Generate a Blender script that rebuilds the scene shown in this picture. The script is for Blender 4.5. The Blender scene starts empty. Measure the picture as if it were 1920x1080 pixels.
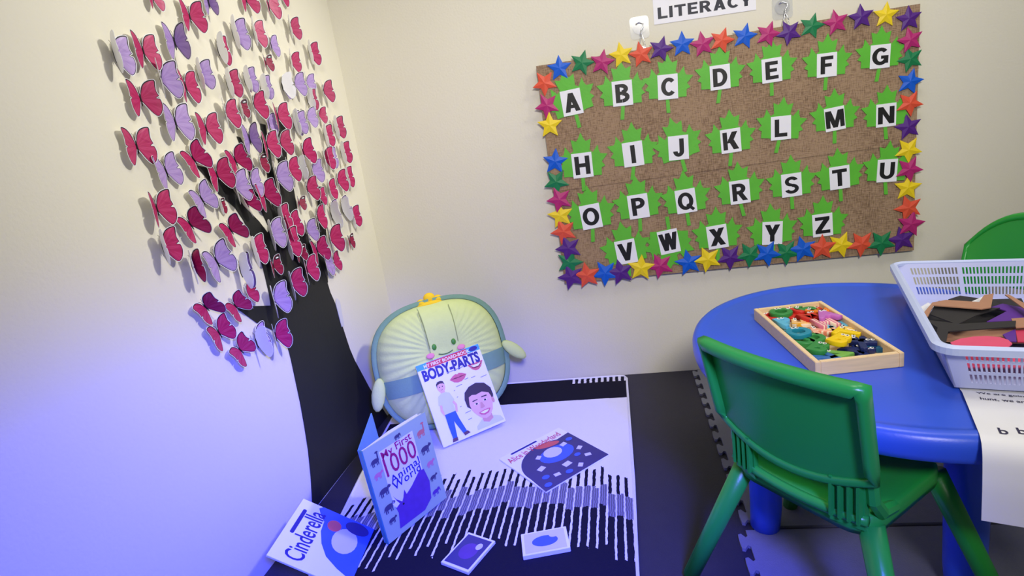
import bpy, bmesh, math, random
from mathutils import Vector, Matrix, Euler
random.seed(7)
PI = math.pi
scene = bpy.context.scene
COL = scene.collection
def R(d): return math.radians(d)

# ------------------------------------------------------------------ camera
CF, CX, CY = 1040.711, 1003.35, 507.406
CAM = Vector((0.97325, -2.08328, 0.9745)); YAW, PIT, ROL = -0.16684, 0.23597, -0.14031
fw = Vector((math.sin(YAW)*math.cos(PIT), math.cos(YAW)*math.cos(PIT), -math.sin(PIT)))
r0 = fw.cross(Vector((0, 0, 1))).normalized(); u0 = r0.cross(fw)
rt = math.cos(ROL)*r0 + math.sin(ROL)*u0
up = -math.sin(ROL)*r0 + math.cos(ROL)*u0
cam = bpy.data.cameras.new('camera'); camo = bpy.data.objects.new('camera', cam); COL.objects.link(camo)
cam.sensor_width = 36; cam.lens = CF*36/1920; cam.clip_start = 0.01
cam.shift_x = -(CX-960)/1920; cam.shift_y = (CY-540)/1920
camo.matrix_world = Matrix(((rt.x, up.x, -fw.x, CAM.x), (rt.y, up.y, -fw.y, CAM.y), (rt.z, up.z, -fw.z, CAM.z), (0, 0, 0, 1)))
scene.camera = camo
def ray(x, y): return fw + (x-CX)/CF*rt - (y-CY)/CF*up
def on_z(x, y, z): d = ray(x, y); return CAM + d*((z-CAM.z)/d.z)
def on_y(x, y, Y): d = ray(x, y); return CAM + d*((Y-CAM.y)/d.y)
def on_x(x, y, X): d = ray(x, y); return CAM + d*((X-CAM.x)/d.x)
def pix(P):
    d = Vector(P)-CAM; z = d.dot(fw)
    return (CX+CF*d.dot(rt)/z, CY-CF*d.dot(up)/z)

# ------------------------------------------------------------------ world, lights, exposure
w = bpy.data.worlds.new('world'); scene.world = w; w.use_nodes = True
w.node_tree.nodes['Background'].inputs[0].default_value = (0.93, 0.95, 1.0, 1)
w.node_tree.nodes['Background'].inputs[1].default_value = 0.13
def area(name, loc, target, sx, sy, energy, color=(1, 1, 1)):
    l = bpy.data.lights.new(name, 'AREA'); l.shape = 'RECTANGLE'; l.size = sx; l.size_y = sy; l.energy = energy; l.color = color
    o = bpy.data.objects.new(name, l); COL.objects.link(o); o.location = loc
    o.rotation_euler = (Vector(target)-Vector(loc)).to_track_quat('-Z', 'Y').to_euler(); return o
area('ceiling_panel_light', (1.5, -1.0, 2.62), (1.5, -1.0, 0), 0.6, 0.6, 12, (1.0, 0.965, 0.90))
area('ceiling_panel_light', (2.7, -0.7, 2.62), (2.7, -0.7, 0), 0.6, 0.6, 10, (1.0, 0.965, 0.90))
def spot(name, loc, target, energy, color, angle, soft):
    l = bpy.data.lights.new(name, 'SPOT'); l.energy = energy; l.color = color; l.spot_size = R(angle); l.spot_blend = 1.0; l.shadow_soft_size = soft
    o = bpy.data.objects.new(name, l); COL.objects.link(o); o.location = loc
    o.rotation_euler = (Vector(target)-Vector(loc)).to_track_quat('-Z', 'Y').to_euler(); return o
spot('added_board_spot', (1.35, -3.0, 2.0), (1.1, -0.1, 0.92), 200, (1.0, 0.955, 0.88), 66, 0.25)  # added spot without a fixture; brightens the board, foreground falls off
spot('added_tree_spot', (2.3, -0.75, 2.3), (0.0, -0.62, 1.02), 175, (1.0, 0.955, 0.88), 46, 0.10)  # made-up spot lighting the tree, leaves the foot of the wall dimmer
spot('added_blue_spot', (1.3, -2.3, 1.3), (0.52, -1.34, 0), 700, (0.015, 0.03, 1.0), 66, 0.15)  # added blue lamp, the room has none; tints lower walls and rug
scene.view_settings.view_transform = 'Standard'; scene.view_settings.look = 'None'
scene.view_settings.exposure = 0.1; scene.view_settings.gamma = 1.0; scene.view_settings.use_curve_mapping = False

# ------------------------------------------------------------------ materials
def lin(c):
    c /= 255.0
    return c/12.92 if c <= 0.04045 else ((c+0.055)/1.055)**2.4
def rgb(r, g, b): return (lin(r), lin(g), lin(b), 1)
MATS = {}
def mat(name, col, rough=0.5, var=0.0, scale=30.0, bump=0.0, bscale=80.0, spec=0.4, stretch=None, metallic=0.0, trans=0.0, coat=0.0, alpha=1.0):
    if name in MATS: return MATS[name]
    m = bpy.data.materials.new(name); m.use_nodes = True; nt = m.node_tree; b = nt.nodes['Principled BSDF']
    b.inputs['Base Color'].default_value = col; b.inputs['Roughness'].default_value = rough
    b.inputs['Specular IOR Level'].default_value = spec; b.inputs['Metallic'].default_value = metallic
    b.inputs['Transmission Weight'].default_value = trans; b.inputs['Coat Weight'].default_value = coat; b.inputs['Alpha'].default_value = alpha
    if var or bump:
        tc = nt.nodes.new('ShaderNodeTexCoord'); src = tc.outputs['Object']
        if stretch:
            mp = nt.nodes.new('ShaderNodeMapping'); mp.inputs['Scale'].default_value = stretch
            nt.links.new(src, mp.inputs[0]); src = mp.outputs[0]
    if var:
        n = nt.nodes.new('ShaderNodeTexNoise'); n.inputs['Scale'].default_value = scale; n.inputs['Detail'].default_value = 4
        nt.links.new(src, n.inputs['Vector'])
        mx = nt.nodes.new('ShaderNodeMix'); mx.data_type = 'RGBA'
        mx.inputs[6].default_value = tuple(c*(1-var) for c in col[:3])+(1,)
        mx.inputs[7].default_value = tuple(min(1, c*(1+var)) for c in col[:3])+(1,)
        nt.links.new(n.outputs[0], mx.inputs[0]); nt.links.new(mx.outputs[2], b.inputs['Base Color'])
    if bump:
        n2 = nt.nodes.new('ShaderNodeTexNoise'); n2.inputs['Scale'].default_value = bscale; n2.inputs['Detail'].default_value = 3
        nt.links.new(src, n2.inputs['Vector'])
        bp = nt.nodes.new('ShaderNodeBump'); bp.inputs['Strength'].default_value = bump; bp.inputs['Distance'].default_value = 0.002
        nt.links.new(n2.outputs[0], bp.inputs['Height']); nt.links.new(bp.outputs[0], b.inputs['Normal'])
    MATS[name] = m; return m
WHITE = mat('white_paper', rgb(236, 236, 240), 0.55, 0.03, 20)
BLACK = mat('black_print', rgb(18, 18, 20), 0.5, 0.1, 40)

# ------------------------------------------------------------------ object helpers
def link(name, me, parent=None, mats=None):
    o = bpy.data.objects.new(name, me); COL.objects.link(o)
    if parent is not None: o.parent = parent
    if mats:
        for m in mats: me.materials.append(m)
    return o
def mesh(name, verts, faces, mats, parent=None, fm=None, smooth=False):
    me = bpy.data.meshes.new(name); me.from_pydata([tuple(v) for v in verts], [], faces)
    if not isinstance(mats, (list, tuple)): mats = [mats]
    for m in mats: me.materials.append(m)
    if fm:
        for p, i in zip(me.polygons, fm): p.material_index = i
    if smooth:
        for p in me.polygons: p.use_smooth = True
    me.update()
    bm = bmesh.new(); bm.from_mesh(me); bmesh.ops.recalc_face_normals(bm, faces=bm.faces) if not fm else None; bm.to_mesh(me); bm.free()
    return link(name, me, parent)
def thing(name, label, cat, mtx=None, group=None):
    o = bpy.data.objects.new(name, None); COL.objects.link(o); o.empty_display_size = 0.02
    if mtx is not None: o.matrix_world = mtx
    return tag(o, label, cat, group)
def tag(o, label, cat, group=None):
    o['label'] = label; o['category'] = cat
    if group: o['group'] = group
    return o
def frame(o, x, y, z=None):
    x = Vector(x).normalized(); y = Vector(y); y = (y-x*y.dot(x)).normalized(); z = x.cross(y)
    return Matrix(((x.x, y.x, z.x, o[0]), (x.y, y.y, z.y, o[1]), (x.z, y.z, z.z, o[2]), (0, 0, 0, 1)))
def prism(pts, z0, z1):
    n = len(pts); v = [(p[0], p[1], z0) for p in pts]+[(p[0], p[1], z1) for p in pts]
    f = [tuple(range(n-1, -1, -1)), tuple(range(n, 2*n))]+[(i, (i+1) % n, n+(i+1) % n, n+i) for i in range(n)]
    return v, f
def prism_obj(name, pts, z0, z1, m, parent=None, bevel=0.0, seg=2, smooth=False):
    v, f = prism(pts, z0, z1); o = mesh(name, v, f, m, parent)
    if bevel: bevel_me(o.data, bevel, seg)
    if smooth:
        for p in o.data.polygons: p.use_smooth = True
    return o
def bevel_me(me, wd, seg=2, angle=0.5):
    bm = bmesh.new(); bm.from_mesh(me)
    ed = [e for e in bm.edges if e.is_manifold and e.calc_face_angle(0) > angle]
    bmesh.ops.bevel(bm, geom=ed, offset=wd, segments=seg, affect='EDGES', clamp_overlap=True)
    bm.to_mesh(me); bm.free()
def box_v(x0, x1, y0, y1, z0, z1):
    return prism([(x0, y0), (x1, y0), (x1, y1), (x0, y1)], z0, z1)
def box(name, x0, x1, y0, y1, z0, z1, m, parent=None, bevel=0.0):
    return prism_obj(name, [(x0, y0), (x1, y0), (x1, y1), (x0, y1)], z0, z1, m, parent, bevel)
def joined(name, parts, m, parent=None, smooth=False, bevel=0.0):
    V, F = [], []
    for v, f in parts:
        k = len(V); V += list(v); F += [tuple(i+k for i in q) for q in f]
    o = mesh(name, V, F, m, parent, smooth=smooth)
    if bevel: bevel_me(o.data, bevel)
    return o
def tube(path, rad, n=8, closed=False):
    V, F = [], []; path = [Vector(p) for p in path]; L = len(path)
    rad = rad if isinstance(rad, (list, tuple)) else [rad]*L
    prev = None
    for i, p in enumerate(path):
        t = (path[(i+1) % L]-path[i-1]) if (closed or 0 < i < L-1) else (path[1]-path[0] if i == 0 else path[-1]-path[-2])
        t.normalize(); a = prev if prev is not None else (Vector((0, 0, 1)) if abs(t.z) < .9 else Vector((1, 0, 0)))
        a = (a-t*a.dot(t)).normalized(); prev = a; b = t.cross(a)
        for k in range(n):
            an = 2*PI*k/n; V.append(p+(a*math.cos(an)+b*math.sin(an))*rad[i])
    for i in range(L if closed else L-1):
        j = (i+1) % L
        for k in range(n): F.append((i*n+k, i*n+(k+1) % n, j*n+(k+1) % n, j*n+k))
    if not closed: F += [tuple(range(n-1, -1, -1)), tuple(range((L-1)*n, L*n))]
    return V, F
def ell(c, r, nu=14, nv=8):
    V, F = [], []
    for j in range(1, nv):
        ph = PI*j/nv-PI/2
        for i in range(nu):
            th = 2*PI*i/nu; V.append((c[0]+r[0]*math.cos(ph)*math.cos(th), c[1]+r[1]*math.cos(ph)*math.sin(th), c[2]+r[2]*math.sin(ph)))
    for j in range(nv-2):
        for i in range(nu): F.append((j*nu+i, j*nu+(i+1) % nu, (j+1)*nu+(i+1) % nu, (j+1)*nu+i))
    b = len(V); V += [(c[0], c[1], c[2]-r[2]), (c[0], c[1], c[2]+r[2])]
    for i in range(nu): F += [(b, (i+1) % nu, i), (b+1, (nv-2)*nu+i, (nv-2)*nu+(i+1) % nu)]
    return V, F
def catmull(pts, sub=4, closed=True):
    out = []; n = len(pts)
    for i in range(n if closed else n-1):
        g = (lambda k: Vector(pts[k % n])) if closed else (lambda k: Vector(pts[max(0, min(n-1, k))]))
        p0, p1, p2, p3 = g(i-1), g(i), g(i+1), g(i+2)
        for s in range(sub):
            t = s/sub
            out.append(0.5*((2*p1)+(p2-p0)*t+(2*p0-5*p1+4*p2-p3)*t*t+(3*p1-p0-3*p2+p3)*t**3))
    if not closed: out.append(Vector(pts[-1]))
    return out
def circ(cx, cy, rx, ry=None, n=20, a0=0, a1=2*PI, rot=0):
    ry = rx if ry is None else ry; o = []
    for i in range(n):
        a = a0+(a1-a0)*i/(n if abs(a1-a0) > 6.2 else n-1); x, y = rx*math.cos(a), ry*math.sin(a)
        o.append((cx+x*math.cos(rot)-y*math.sin(rot), cy+x*math.sin(rot)+y*math.cos(rot)))
    return o
def rrect(x0, x1, y0, y1, r, n=4):
    o = []
    for cx, cy, a in ((x1-r, y1-r, 0), (x0+r, y1-r, 90), (x0+r, y0+r, 180), (x1-r, y0+r, 270)):
        for k in range(n+1):
            t = R(a+90*k/n); o.append((cx+r*math.cos(t), cy+r*math.sin(t)))
    return o
def shapes(name, parent, items, z0=0.0, dz=0.00012):
    """flat printed picture: a stack of flat coloured areas lying on a cover"""
    V, F, M, fm = [], [], [], []
    for k, (pts, m) in enumerate(items):
        b = len(V); V += [(p[0], p[1], z0+dz*(k+1)) for p in pts]; F.append(tuple(range(b, b+len(pts))))
        if m not in M: M.append(m)
        fm.append(M.index(m))
    # counter-clockwise faces so that the print faces outward
    F2 = []
    for f in F:
        a = sum(V[f[i]][0]*V[f[(i+1) % len(f)]][1]-V[f[(i+1) % len(f)]][0]*V[f[i]][1] for i in range(len(f)))
        F2.append(f if a > 0 else tuple(reversed(f)))
    return mesh(name, V, F2, M, parent, fm)
def text(name, s, size, m, parent=None, pos=(0, 0, 0), rot=0.0, bold=0.0, ext=0.0002, sx=1.0, align='CENTER', bevel=0.0, shear=0.0, space=1.0):
    cu = bpy.data.curves.new(name, 'FONT'); cu.body = s; cu.size = size; cu.extrude = ext; cu.offset = bold*size
    cu.align_x = align; cu.align_y = 'CENTER'; cu.resolution_u = 3; cu.shear = shear; cu.space_character = space
    if bevel: cu.bevel_depth = bevel; cu.bevel_resolution = 1
    t = bpy.data.objects.new(name, cu); COL.objects.link(t)
    dg = bpy.context.evaluated_depsgraph_get(); me = bpy.data.meshes.new_from_object(t.evaluated_get(dg))
    bpy.data.objects.remove(t); bpy.data.curves.remove(cu)
    xs = [v.co.x for v in me.vertices]; ys = [v.co.y for v in me.vertices]
    ox = (min(xs)+max(xs))/2 if align == 'CENTER' else min(xs); oy = (min(ys)+max(ys))/2
    for v in me.vertices: v.co.x = (v.co.x-ox)*sx; v.co.y -= oy
    me.materials.clear(); me.materials.append(m)
    o = link(name, me, parent); o.location = pos; o.rotation_euler = (0, 0, rot); me.name = name
    return o
def BK(ch):
    """heavy block capital as overlapping polygons, cap height 1"""
    t = .25
    bar = lambda x0, y0, x1, y1: [(x0, y0), (x1, y0), (x1, y1), (x0, y1)]
    para = lambda x0, y0, x1, y1, k: [(x0, y0), (x0+k, y0), (x1+k, y1), (x1, y1)]
    def arc(cx, cy, rx, ry, k, a0, a1, n=18):
        P = [(cx+rx*math.cos(R(a0+(a1-a0)*i/n)), cy+ry*math.sin(R(a0+(a1-a0)*i/n))) for i in range(n+1)]
        Q = [(cx+(rx-k)*math.cos(R(a0+(a1-a0)*i/n)), cy+(ry-k*.8)*math.sin(R(a0+(a1-a0)*i/n))) for i in range(n+1)]
        return [[P[i], P[i+1], Q[i+1], Q[i]] for i in range(n)]
    st = [bar(0, 0, t, 1)]
    pb = [bar(.2, .80, .37, 1), bar(.2, .38, .37, .57)]+arc(.36, .69, .38, .31, t, -90, 90)
    cc_ = arc(.43, .5, .43, .5, t, 42, 318)
    return {'A': [para(0, 0, .29, 1, .27), para(.58, 0, .29, 1, .27), bar(.2, .19, .66, .37)],
     'B': st+[bar(.2, .82, .36, 1), bar(.2, .42, .36, .60), bar(.2, 0, .36, .18)]+arc(.35, .73, .36, .27, t, -90, 90)+arc(.37, .29, .40, .29, t, -90, 90),
     'C': cc_, 'D': st+[bar(.2, .80, .34, 1), bar(.2, 0, .34, .20)]+arc(.33, .5, .47, .5, t, -90, 90),
     'E': st+[bar(.2, .80, .70, 1), bar(.2, .41, .64, .60), bar(.2, 0, .72, .20)], 'F': st+[bar(.2, .80, .70, 1), bar(.2, .40, .62, .59)],
     'G': arc(.45, .5, .45, .5, t, 42, 325)+[bar(.47, .36, .86, .54), bar(.63, .10, .86, .5)], 'H': st+[bar(.58, 0, .83, 1), bar(.2, .40, .62, .61)], 'I': st,
     'J': [bar(.36, .3, .61, 1)]+arc(.305, .31, .305, .31, t, 180, 360), 'K': st+[para(.20, .38, .52, 1, .31), para(.56, 0, .27, .60, .31)], 'L': st+[bar(.2, 0, .70, .21)],
     'M': [bar(0, 0, .23, 1), bar(.75, 0, .98, 1), [(.05, 1), (.31, 1), (.61, 0), (.37, 0)], [(.67, 1), (.93, 1), (.61, 0), (.37, 0)]], 'N': st+[bar(.59, 0, .84, 1), [(0, 1), (.26, 1), (.84, 0), (.58, 0)]],
     'O': arc(.46, .5, .46, .5, t, 0, 360, 28), 'P': st+pb, 'Q': arc(.46, .5, .46, .5, t, 0, 360, 28)+[[(.46, .26), (.60, .36), (.97, .02), (.83, -.09)]],
     'R': st+pb+[para(.55, 0, .28, .44, .29)], 'S': arc(.39, .715, .37, .285, .22, 20, 270)+arc(.39, .285, .39, .285, .22, -165, 90), 'T': [bar(0, .80, .82, 1), bar(.285, 0, .535, 1)],
     'U': [bar(0, .36, t, 1), bar(.58, .36, .83, 1)]+arc(.415, .38, .415, .38, t, 180, 360), 'V': [para(.29, 0, 0, 1, .27), para(.29, 0, .58, 1, .27)],
     'W': [para(.19, 0, 0, 1, .24), para(.19, 0, .38, 1, .24), para(.57, 0, .38, 1, .24), para(.57, 0, .78, 1, .24)], 'X': [para(0, 0, .54, 1, .31), para(.54, 0, 0, 1, .31)],
     'Y': [para(.27, .40, 0, 1, .29), para(.27, .40, .55, 1, .29), bar(.29, 0, .54, .46)], 'Z': [bar(0, .80, .80, 1), bar(0, 0, .82, .20), para(0, .18, .47, .82, .33)]}[ch]
def block(name, word, h, m, parent, z, wfit=None, gap=.13):
    P = []; x = 0
    for ch in word:
        g = BK(ch); mx_ = max(p[0] for q in g for p in q); P += [[(p[0]+x, p[1]) for p in q] for q in g]; x += mx_+gap
    W_ = x-gap; k = h if wfit is None else wfit/W_
    return shapes(name, parent, [([((p[0]-W_/2)*k, (p[1]-.5)*h) for p in q], m) for q in P], z, .000002)
ORD = ['first', 'second', 'third', 'fourth', 'fifth', 'sixth', 'seventh', 'eighth', 'ninth', 'tenth', 'eleventh', 'twelfth', 'thirteenth', 'fourteenth', 'fifteenth', 'sixteenth', 'seventeenth', 'eighteenth', 'nineteenth', 'twentieth']

# ------------------------------------------------------------------ setting
wallm = mat('cream_wall_paint', rgb(223, 219, 200), 0.6, 0.03, 2.5, 0.25, 140)
floorm = mat('dark_navy_foam_floor', rgb(40, 38, 52), 0.55, 0.12, 30, 0.4, 300)
def struct(name, x0, x1, y0, y1, z0, z1, m):
    o = box(name, x0, x1, y0, y1, z0, z1, m); o['kind'] = 'structure'; return o
struct('wall_left', -0.1, 0, -3.6, 0.1, -0.05, 2.7, wallm)
struct('wall_right', 0, 4.2, 0, 0.1, -0.05, 2.7, wallm)
struct('floor', 0, 4.2, -3.6, 0, -0.05, 0, floorm)
struct('ceiling', 0, 4.2, -3.6, 0, 2.7, 2.75, mat('white_ceiling', rgb(235, 233, 228), 0.8, 0.02, 5))

# grey foam puzzle mat whose jigsaw edge shows left of the chair
greym = mat('grey_foam_mat', rgb(120, 122, 134), 0.6, 0.08, 60, 0.5, 350)
def tooth_edge(x, y0, y1, pitch, side):
    pts = []; n = int(round((y1-y0)/pitch)); h = 0.021
    for i in range(n):
        c = y0+(i+.5)*pitch
        for dy, dx in ((-.22, 0), (-.17, .25), (-.33, .62), (-.30, .95), (-.12, 1.0), (.12, 1.0), (.30, .95), (.33, .62), (.17, .25), (.22, 0)):
            pts.append((x-side*dx*h, c+dy*pitch))
    return pts
for i in range(2):
    ya, yb = -0.9*(i+1)+0.0, -0.9*i-0.012
    e = tooth_edge(1.207-0.018*i, ya, yb, 0.0741, 1)
    pts = [(1.207-0.018*i, ya)]+e+[(1.207-0.018*i, yb), (2.6, yb), (2.6, ya)]
    pm = prism_obj('foam_mat', pts, 0.0, 0.008, greym)
    tag(pm, ['grey foam puzzle mat along the wall under the table', 'grey foam puzzle mat nearest the viewer under the green chair'][i], 'mat', 'grey puzzle mats on the floor')

# ------------------------------------------------------------------ rug
def rug_material():
    m = bpy.data.materials.new('brush_stroke_rug'); m.use_nodes = True; nt = m.node_tree; b = nt.nodes['Principled BSDF']
    b.inputs['Roughness'].default_value = 0.9; b.inputs['Specular IOR Level'].default_value = 0.1
    tc = nt.nodes.new('ShaderNodeTexCoord'); sep = nt.nodes.new('ShaderNodeSeparateXYZ'); nt.links.new(tc.outputs['Object'], sep.inputs[0])
    def M(op, a, c=None, d=None):
        n = nt.nodes.new('ShaderNodeMath'); n.operation = op
        for k, s in enumerate((a, c, d)):
            if s is None: continue
            if isinstance(s, (int, float)): n.inputs[k].default_value = s
            else: nt.links.new(s, n.inputs[k])
        return n.outputs[0]
    ns = nt.nodes.new('ShaderNodeTexNoise'); ns.inputs['Scale'].default_value = 60; ns.inputs['Detail'].default_value = 3
    nt.links.new(tc.outputs['Object'], ns.inputs['Vector'])
    wob = M('MULTIPLY', M('SUBTRACT', ns.outputs[0], .5), 0.006)
    u = M('ADD', sep.outputs[0], wob); v0 = M('MULTIPLY', sep.outputs[1], -1); du = M('SUBTRACT', sep.outputs[0], 0.62)
    far = M('GREATER_THAN', v0, 0.30); v = M('SUBTRACT', v0, M('MULTIPLY', far, M('MULTIPLY', M('MULTIPLY', du, du), 0.62)))
    st = M('MULTIPLY', u, 44.0); sid = M('FLOOR', st); fr = M('FRACT', st)
    wn = nt.nodes.new('ShaderNodeTexWhiteNoise'); wn.noise_dimensions = '1D'; nt.links.new(sid, wn.inputs['W'])
    jit = M('MULTIPLY', M('SUBTRACT', wn.outputs[0], .5), 0.05)
    vj = M('ADD', M('ADD', v, jit), M('MULTIPLY', M('SUBTRACT', ns.outputs[0], .5), 0.03))
    cr = nt.nodes.new('ShaderNodeValToRGB'); cr.color_ramp.interpolation = 'CONSTANT'
    els = [(0, .55), (.040, 1.0), (RUGV[0], 0.0), (RUGV[1], .40), (RUGV[2], .88), (RUGV[3], .76), (RUGV[4], 1.0)]
    e = cr.color_ramp.elements
    while len(e) < len(els): e.new(0.5)
    for k, (p, c) in enumerate(els): e[k].position = p; e[k].color = (c, c, c, 1)
    # straight band edge near the wall, ragged strokes elsewhere
    near = M('LESS_THAN', v, 0.30); vv = M('ADD', M('MULTIPLY', near, M('ADD', v, M('MULTIPLY', jit, .04))), M('MULTIPLY', M('SUBTRACT', 1, near), vj))
    nt.links.new(M('MULTIPLY', vv, 0.7), cr.inputs[0])
    dark = M('MAXIMUM', M('LESS_THAN', fr, cr.outputs[0]), M('MULTIPLY', M('LESS_THAN', v, 0.3), M('MULTIPLY', M('LESS_THAN', u, M('ADD', 0.70, jit)), M('LESS_THAN', v, RUGV[0]/0.7))))
    # grey woven fill of the middle band
    cr2 = nt.nodes.new('ShaderNodeValToRGB'); cr2.color_ramp.interpolation = 'CONSTANT'
    e2 = cr2.color_ramp.elements; e2[0].position = 0; e2[0].color = (0, 0, 0, 1); e2[1].position = RUGV[2]; e2[1].color = (1, 1, 1, 1)
    x = e2.new(RUGV[3]); x.color = (0, 0, 0, 1)
    nt.links.new(M('MULTIPLY', vv, 0.7), cr2.inputs[0])
    fine = M('LESS_THAN', M('FRACT', M('MULTIPLY', u, 176.0)), 0.45)
    greyf = M('MULTIPLY', cr2.outputs[0], M('ADD', 0.35, M('MULTIPLY', fine, 0.45)))
    mx = nt.nodes.new('ShaderNodeMix'); mx.data_type = 'RGBA'; mx.inputs[6].default_value = rgb(28, 27, 38); mx.inputs[7].default_value = rgb(150, 148, 158)
    nt.links.new(greyf, mx.inputs[0])
    m2 = nt.nodes.new('ShaderNodeMix'); m2.data_type = 'RGBA'; m2.inputs[6].default_value = rgb(226, 224, 232)
    nt.links.new(mx.outputs[2], m2.inputs[7]); nt.links.new(dark, m2.inputs[0])
    nt.links.new(m2.outputs[2], b.inputs['Base Color'])
    bp = nt.nodes.new('ShaderNodeBump'); bp.inputs['Strength'].default_value = .5; bp.inputs['Distance'].default_value = .002
    n3 = nt.nodes.new('ShaderNodeTexNoise'); n3.inputs['Scale'].default_value = 350; nt.links.new(tc.outputs['Object'], n3.inputs['Vector'])
    nt.links.new(n3.outputs[0], bp.inputs['Height']); nt.links.new(bp.outputs[0], b.inputs['Normal'])
    return m
RUGV = [0.7*abs(on_z(1080, 752, 0).y), 0.7*abs(on_z(1000, 876, 0).y), 0.7*abs(on_z(1000, 908, 0).y), 0.7*abs(on_z(1000, 946, 0).y), 0.7*abs(on_z(1000, 1018, 0).y)]
rug = thing('rug', 'white and black rug with ragged brush stroke stripes lying on the floor', 'rug', Matrix.Translation((0, 0, 0.0)))
rugpts = [(0.035, -0.25), (0.16, -0.16), (0.30, -0.02), (0.90, -0.018), (0.922, -0.022), (0.932, -0.045), (0.935, -0.7), (0.931, -1.0), (0.93, -1.5), (0.19, -1.5), (0.112, -0.86), (0.075, -0.62)]
prism_obj('rug_pile', rugpts, 0.0, 0.005, rug_material(), rug)
joined('edge_binding', [tube([(p[0], p[1], 0.005) for p in rugpts[2:10]], 0.0045, 6)], mat('white_rug_binding', rgb(225, 224, 230), .8, .05, 90), rug)
joined('edge_binding', [tube([(p[0], p[1], 0.005) for p in (rugpts[9:]+rugpts[:1])], 0.0045, 6)], MATS['white_rug_binding'], rug)

# ------------------------------------------------------------------ tree on the left wall
barkm = mat('black_card_tree', rgb(26, 27, 25), 0.6, 0.15, 12, 0.2, 90)
LW = frame((0, 0, 0), (0, 1, 0), (0, 0, 1))
tree = thing('wall_tree', 'black cut card tree with bare branches stuck flat on the wall beside the corner', 'wall decoration', LW)
def lwall(pts, sub=0):
    q = [on_x(x, y, 0.0) for x, y in pts]; q = [(a.y, max(0.001, a.z)) for a in q]
    return q
prism_obj('trunk', lwall([(612, 528), (618, 548), (626, 566), (634, 590), (641, 612), (650, 640), (655, 655), (664, 676), (676, 698), (692, 728), (708, 754), (724, 778), (727, 784),
    (585, 959), (584, 930), (582, 895), (577, 845), (570, 800), (562, 755), (552, 708), (545, 675), (540, 655), (533, 636), (512, 620), (480, 605), (444, 579), (449, 575), (507, 573), (503, 548), (497, 522), (491, 498), (484, 474), (474, 450), (500, 436), (520, 420), (548, 392), (566, 430), (590, 460), (604, 470)]), 0.0005, 0.0030, barkm, tree)
for i, pl in enumerate([
    [(366, 310), (384, 314), (410, 336), (434, 354), (455, 386), (484, 415), (503, 440), (520, 470), (486, 482), (473, 449), (455, 412), (440, 390), (409, 363), (385, 332)],
    [(443, 256), (449, 258), (455, 270), (474, 310), (490, 350), (512, 395), (530, 430), (505, 430), (484, 385), (470, 340), (458, 296)],
    [(487, 232), (496, 234), (500, 262), (507, 300), (514, 336), (522, 370), (536, 410), (516, 410), (505, 370), (499, 320), (491, 270)],
    [(521, 208), (533, 208), (534, 260), (537, 310), (549, 355), (556, 395), (566, 450), (536, 450), (528, 390), (522, 330), (519, 260)],
    [(596, 350), (603, 350), (608, 400), (610, 440), (613, 530), (596, 480), (594, 430)]]):
    prism_obj('branch', lwall(pl), 0.0006+0.0001*i, 0.0031+0.0002*i, barkm, tree)
ts = on_x(636, 585, 0); tapem = mat('pale_tape', rgb(205, 205, 206), .35, .03)
ta = prism_obj('tape_strip', [(-.012, -.05), (.004, -.052), (.013, .035), (-.003, .05), (-.016, .03)], .003, .0045, tapem)
ta.matrix_world = frame((0.0, ts.y, ts.z), (0, 1, 0), (0, 0, 1)); tag(ta, 'torn pale tape strip sticking out at the right edge of the tree trunk', 'tape')

# ------------------------------------------------------------------ butterflies
def print_material(name, base, light, dark):
    m = bpy.data.materials.new(name); m.use_nodes = True; nt = m.node_tree; b = nt.nodes['Principled BSDF']
    b.inputs['Roughness'].default_value = .42; b.inputs['Specular IOR Level'].default_value = .4
    tc = nt.nodes.new('ShaderNodeTexCoord'); mp = nt.nodes.new('ShaderNodeMapping'); mp.inputs['Scale'].default_value = (5.5, 2.2, 1)
    sx_ = nt.nodes.new('ShaderNodeSeparateXYZ'); nt.links.new(tc.outputs['Object'], sx_.inputs[0])
    ab_ = nt.nodes.new('ShaderNodeMath'); ab_.operation = 'ABSOLUTE'; nt.links.new(sx_.outputs[0], ab_.inputs[0])
    at_ = nt.nodes.new('ShaderNodeMath'); at_.operation = 'ARCTAN2'; nt.links.new(sx_.outputs[1], at_.inputs[0]); nt.links.new(ab_.outputs[0], at_.inputs[1])
    cx_ = nt.nodes.new('ShaderNodeCombineXYZ'); nt.links.new(at_.outputs[0], cx_.inputs[0]); nt.links.new(ab_.outputs[0], cx_.inputs[1])
    nt.links.new(cx_.outputs[0], mp.inputs[0]); n = nt.nodes.new('ShaderNodeTexNoise'); n.inputs['Scale'].default_value = 1.0; n.inputs['Detail'].default_value = 3
    nt.links.new(mp.outputs[0], n.inputs['Vector'])
    cr = nt.nodes.new('ShaderNodeValToRGB'); e = cr.color_ramp.elements
    e[0].position = .28; e[0].color = dark; e[1].position = .75; e[1].color = light; x = e.new(.5); x.color = base
    nt.links.new(n.outputs[0], cr.inputs[0]); nt.links.new(cr.outputs[0], b.inputs['Base Color']); return m
PINKM = print_material('magenta_wing_print', rgb(176, 36, 92), rgb(194, 70, 118), rgb(156, 26, 78))
LILM = print_material('lilac_wing_print', rgb(168, 140, 196), rgb(184, 160, 208), rgb(146, 118, 180))
CRIM = print_material('crimson_wing_print', rgb(140, 22, 62), rgb(160, 34, 76), rgb(110, 12, 46))
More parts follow.
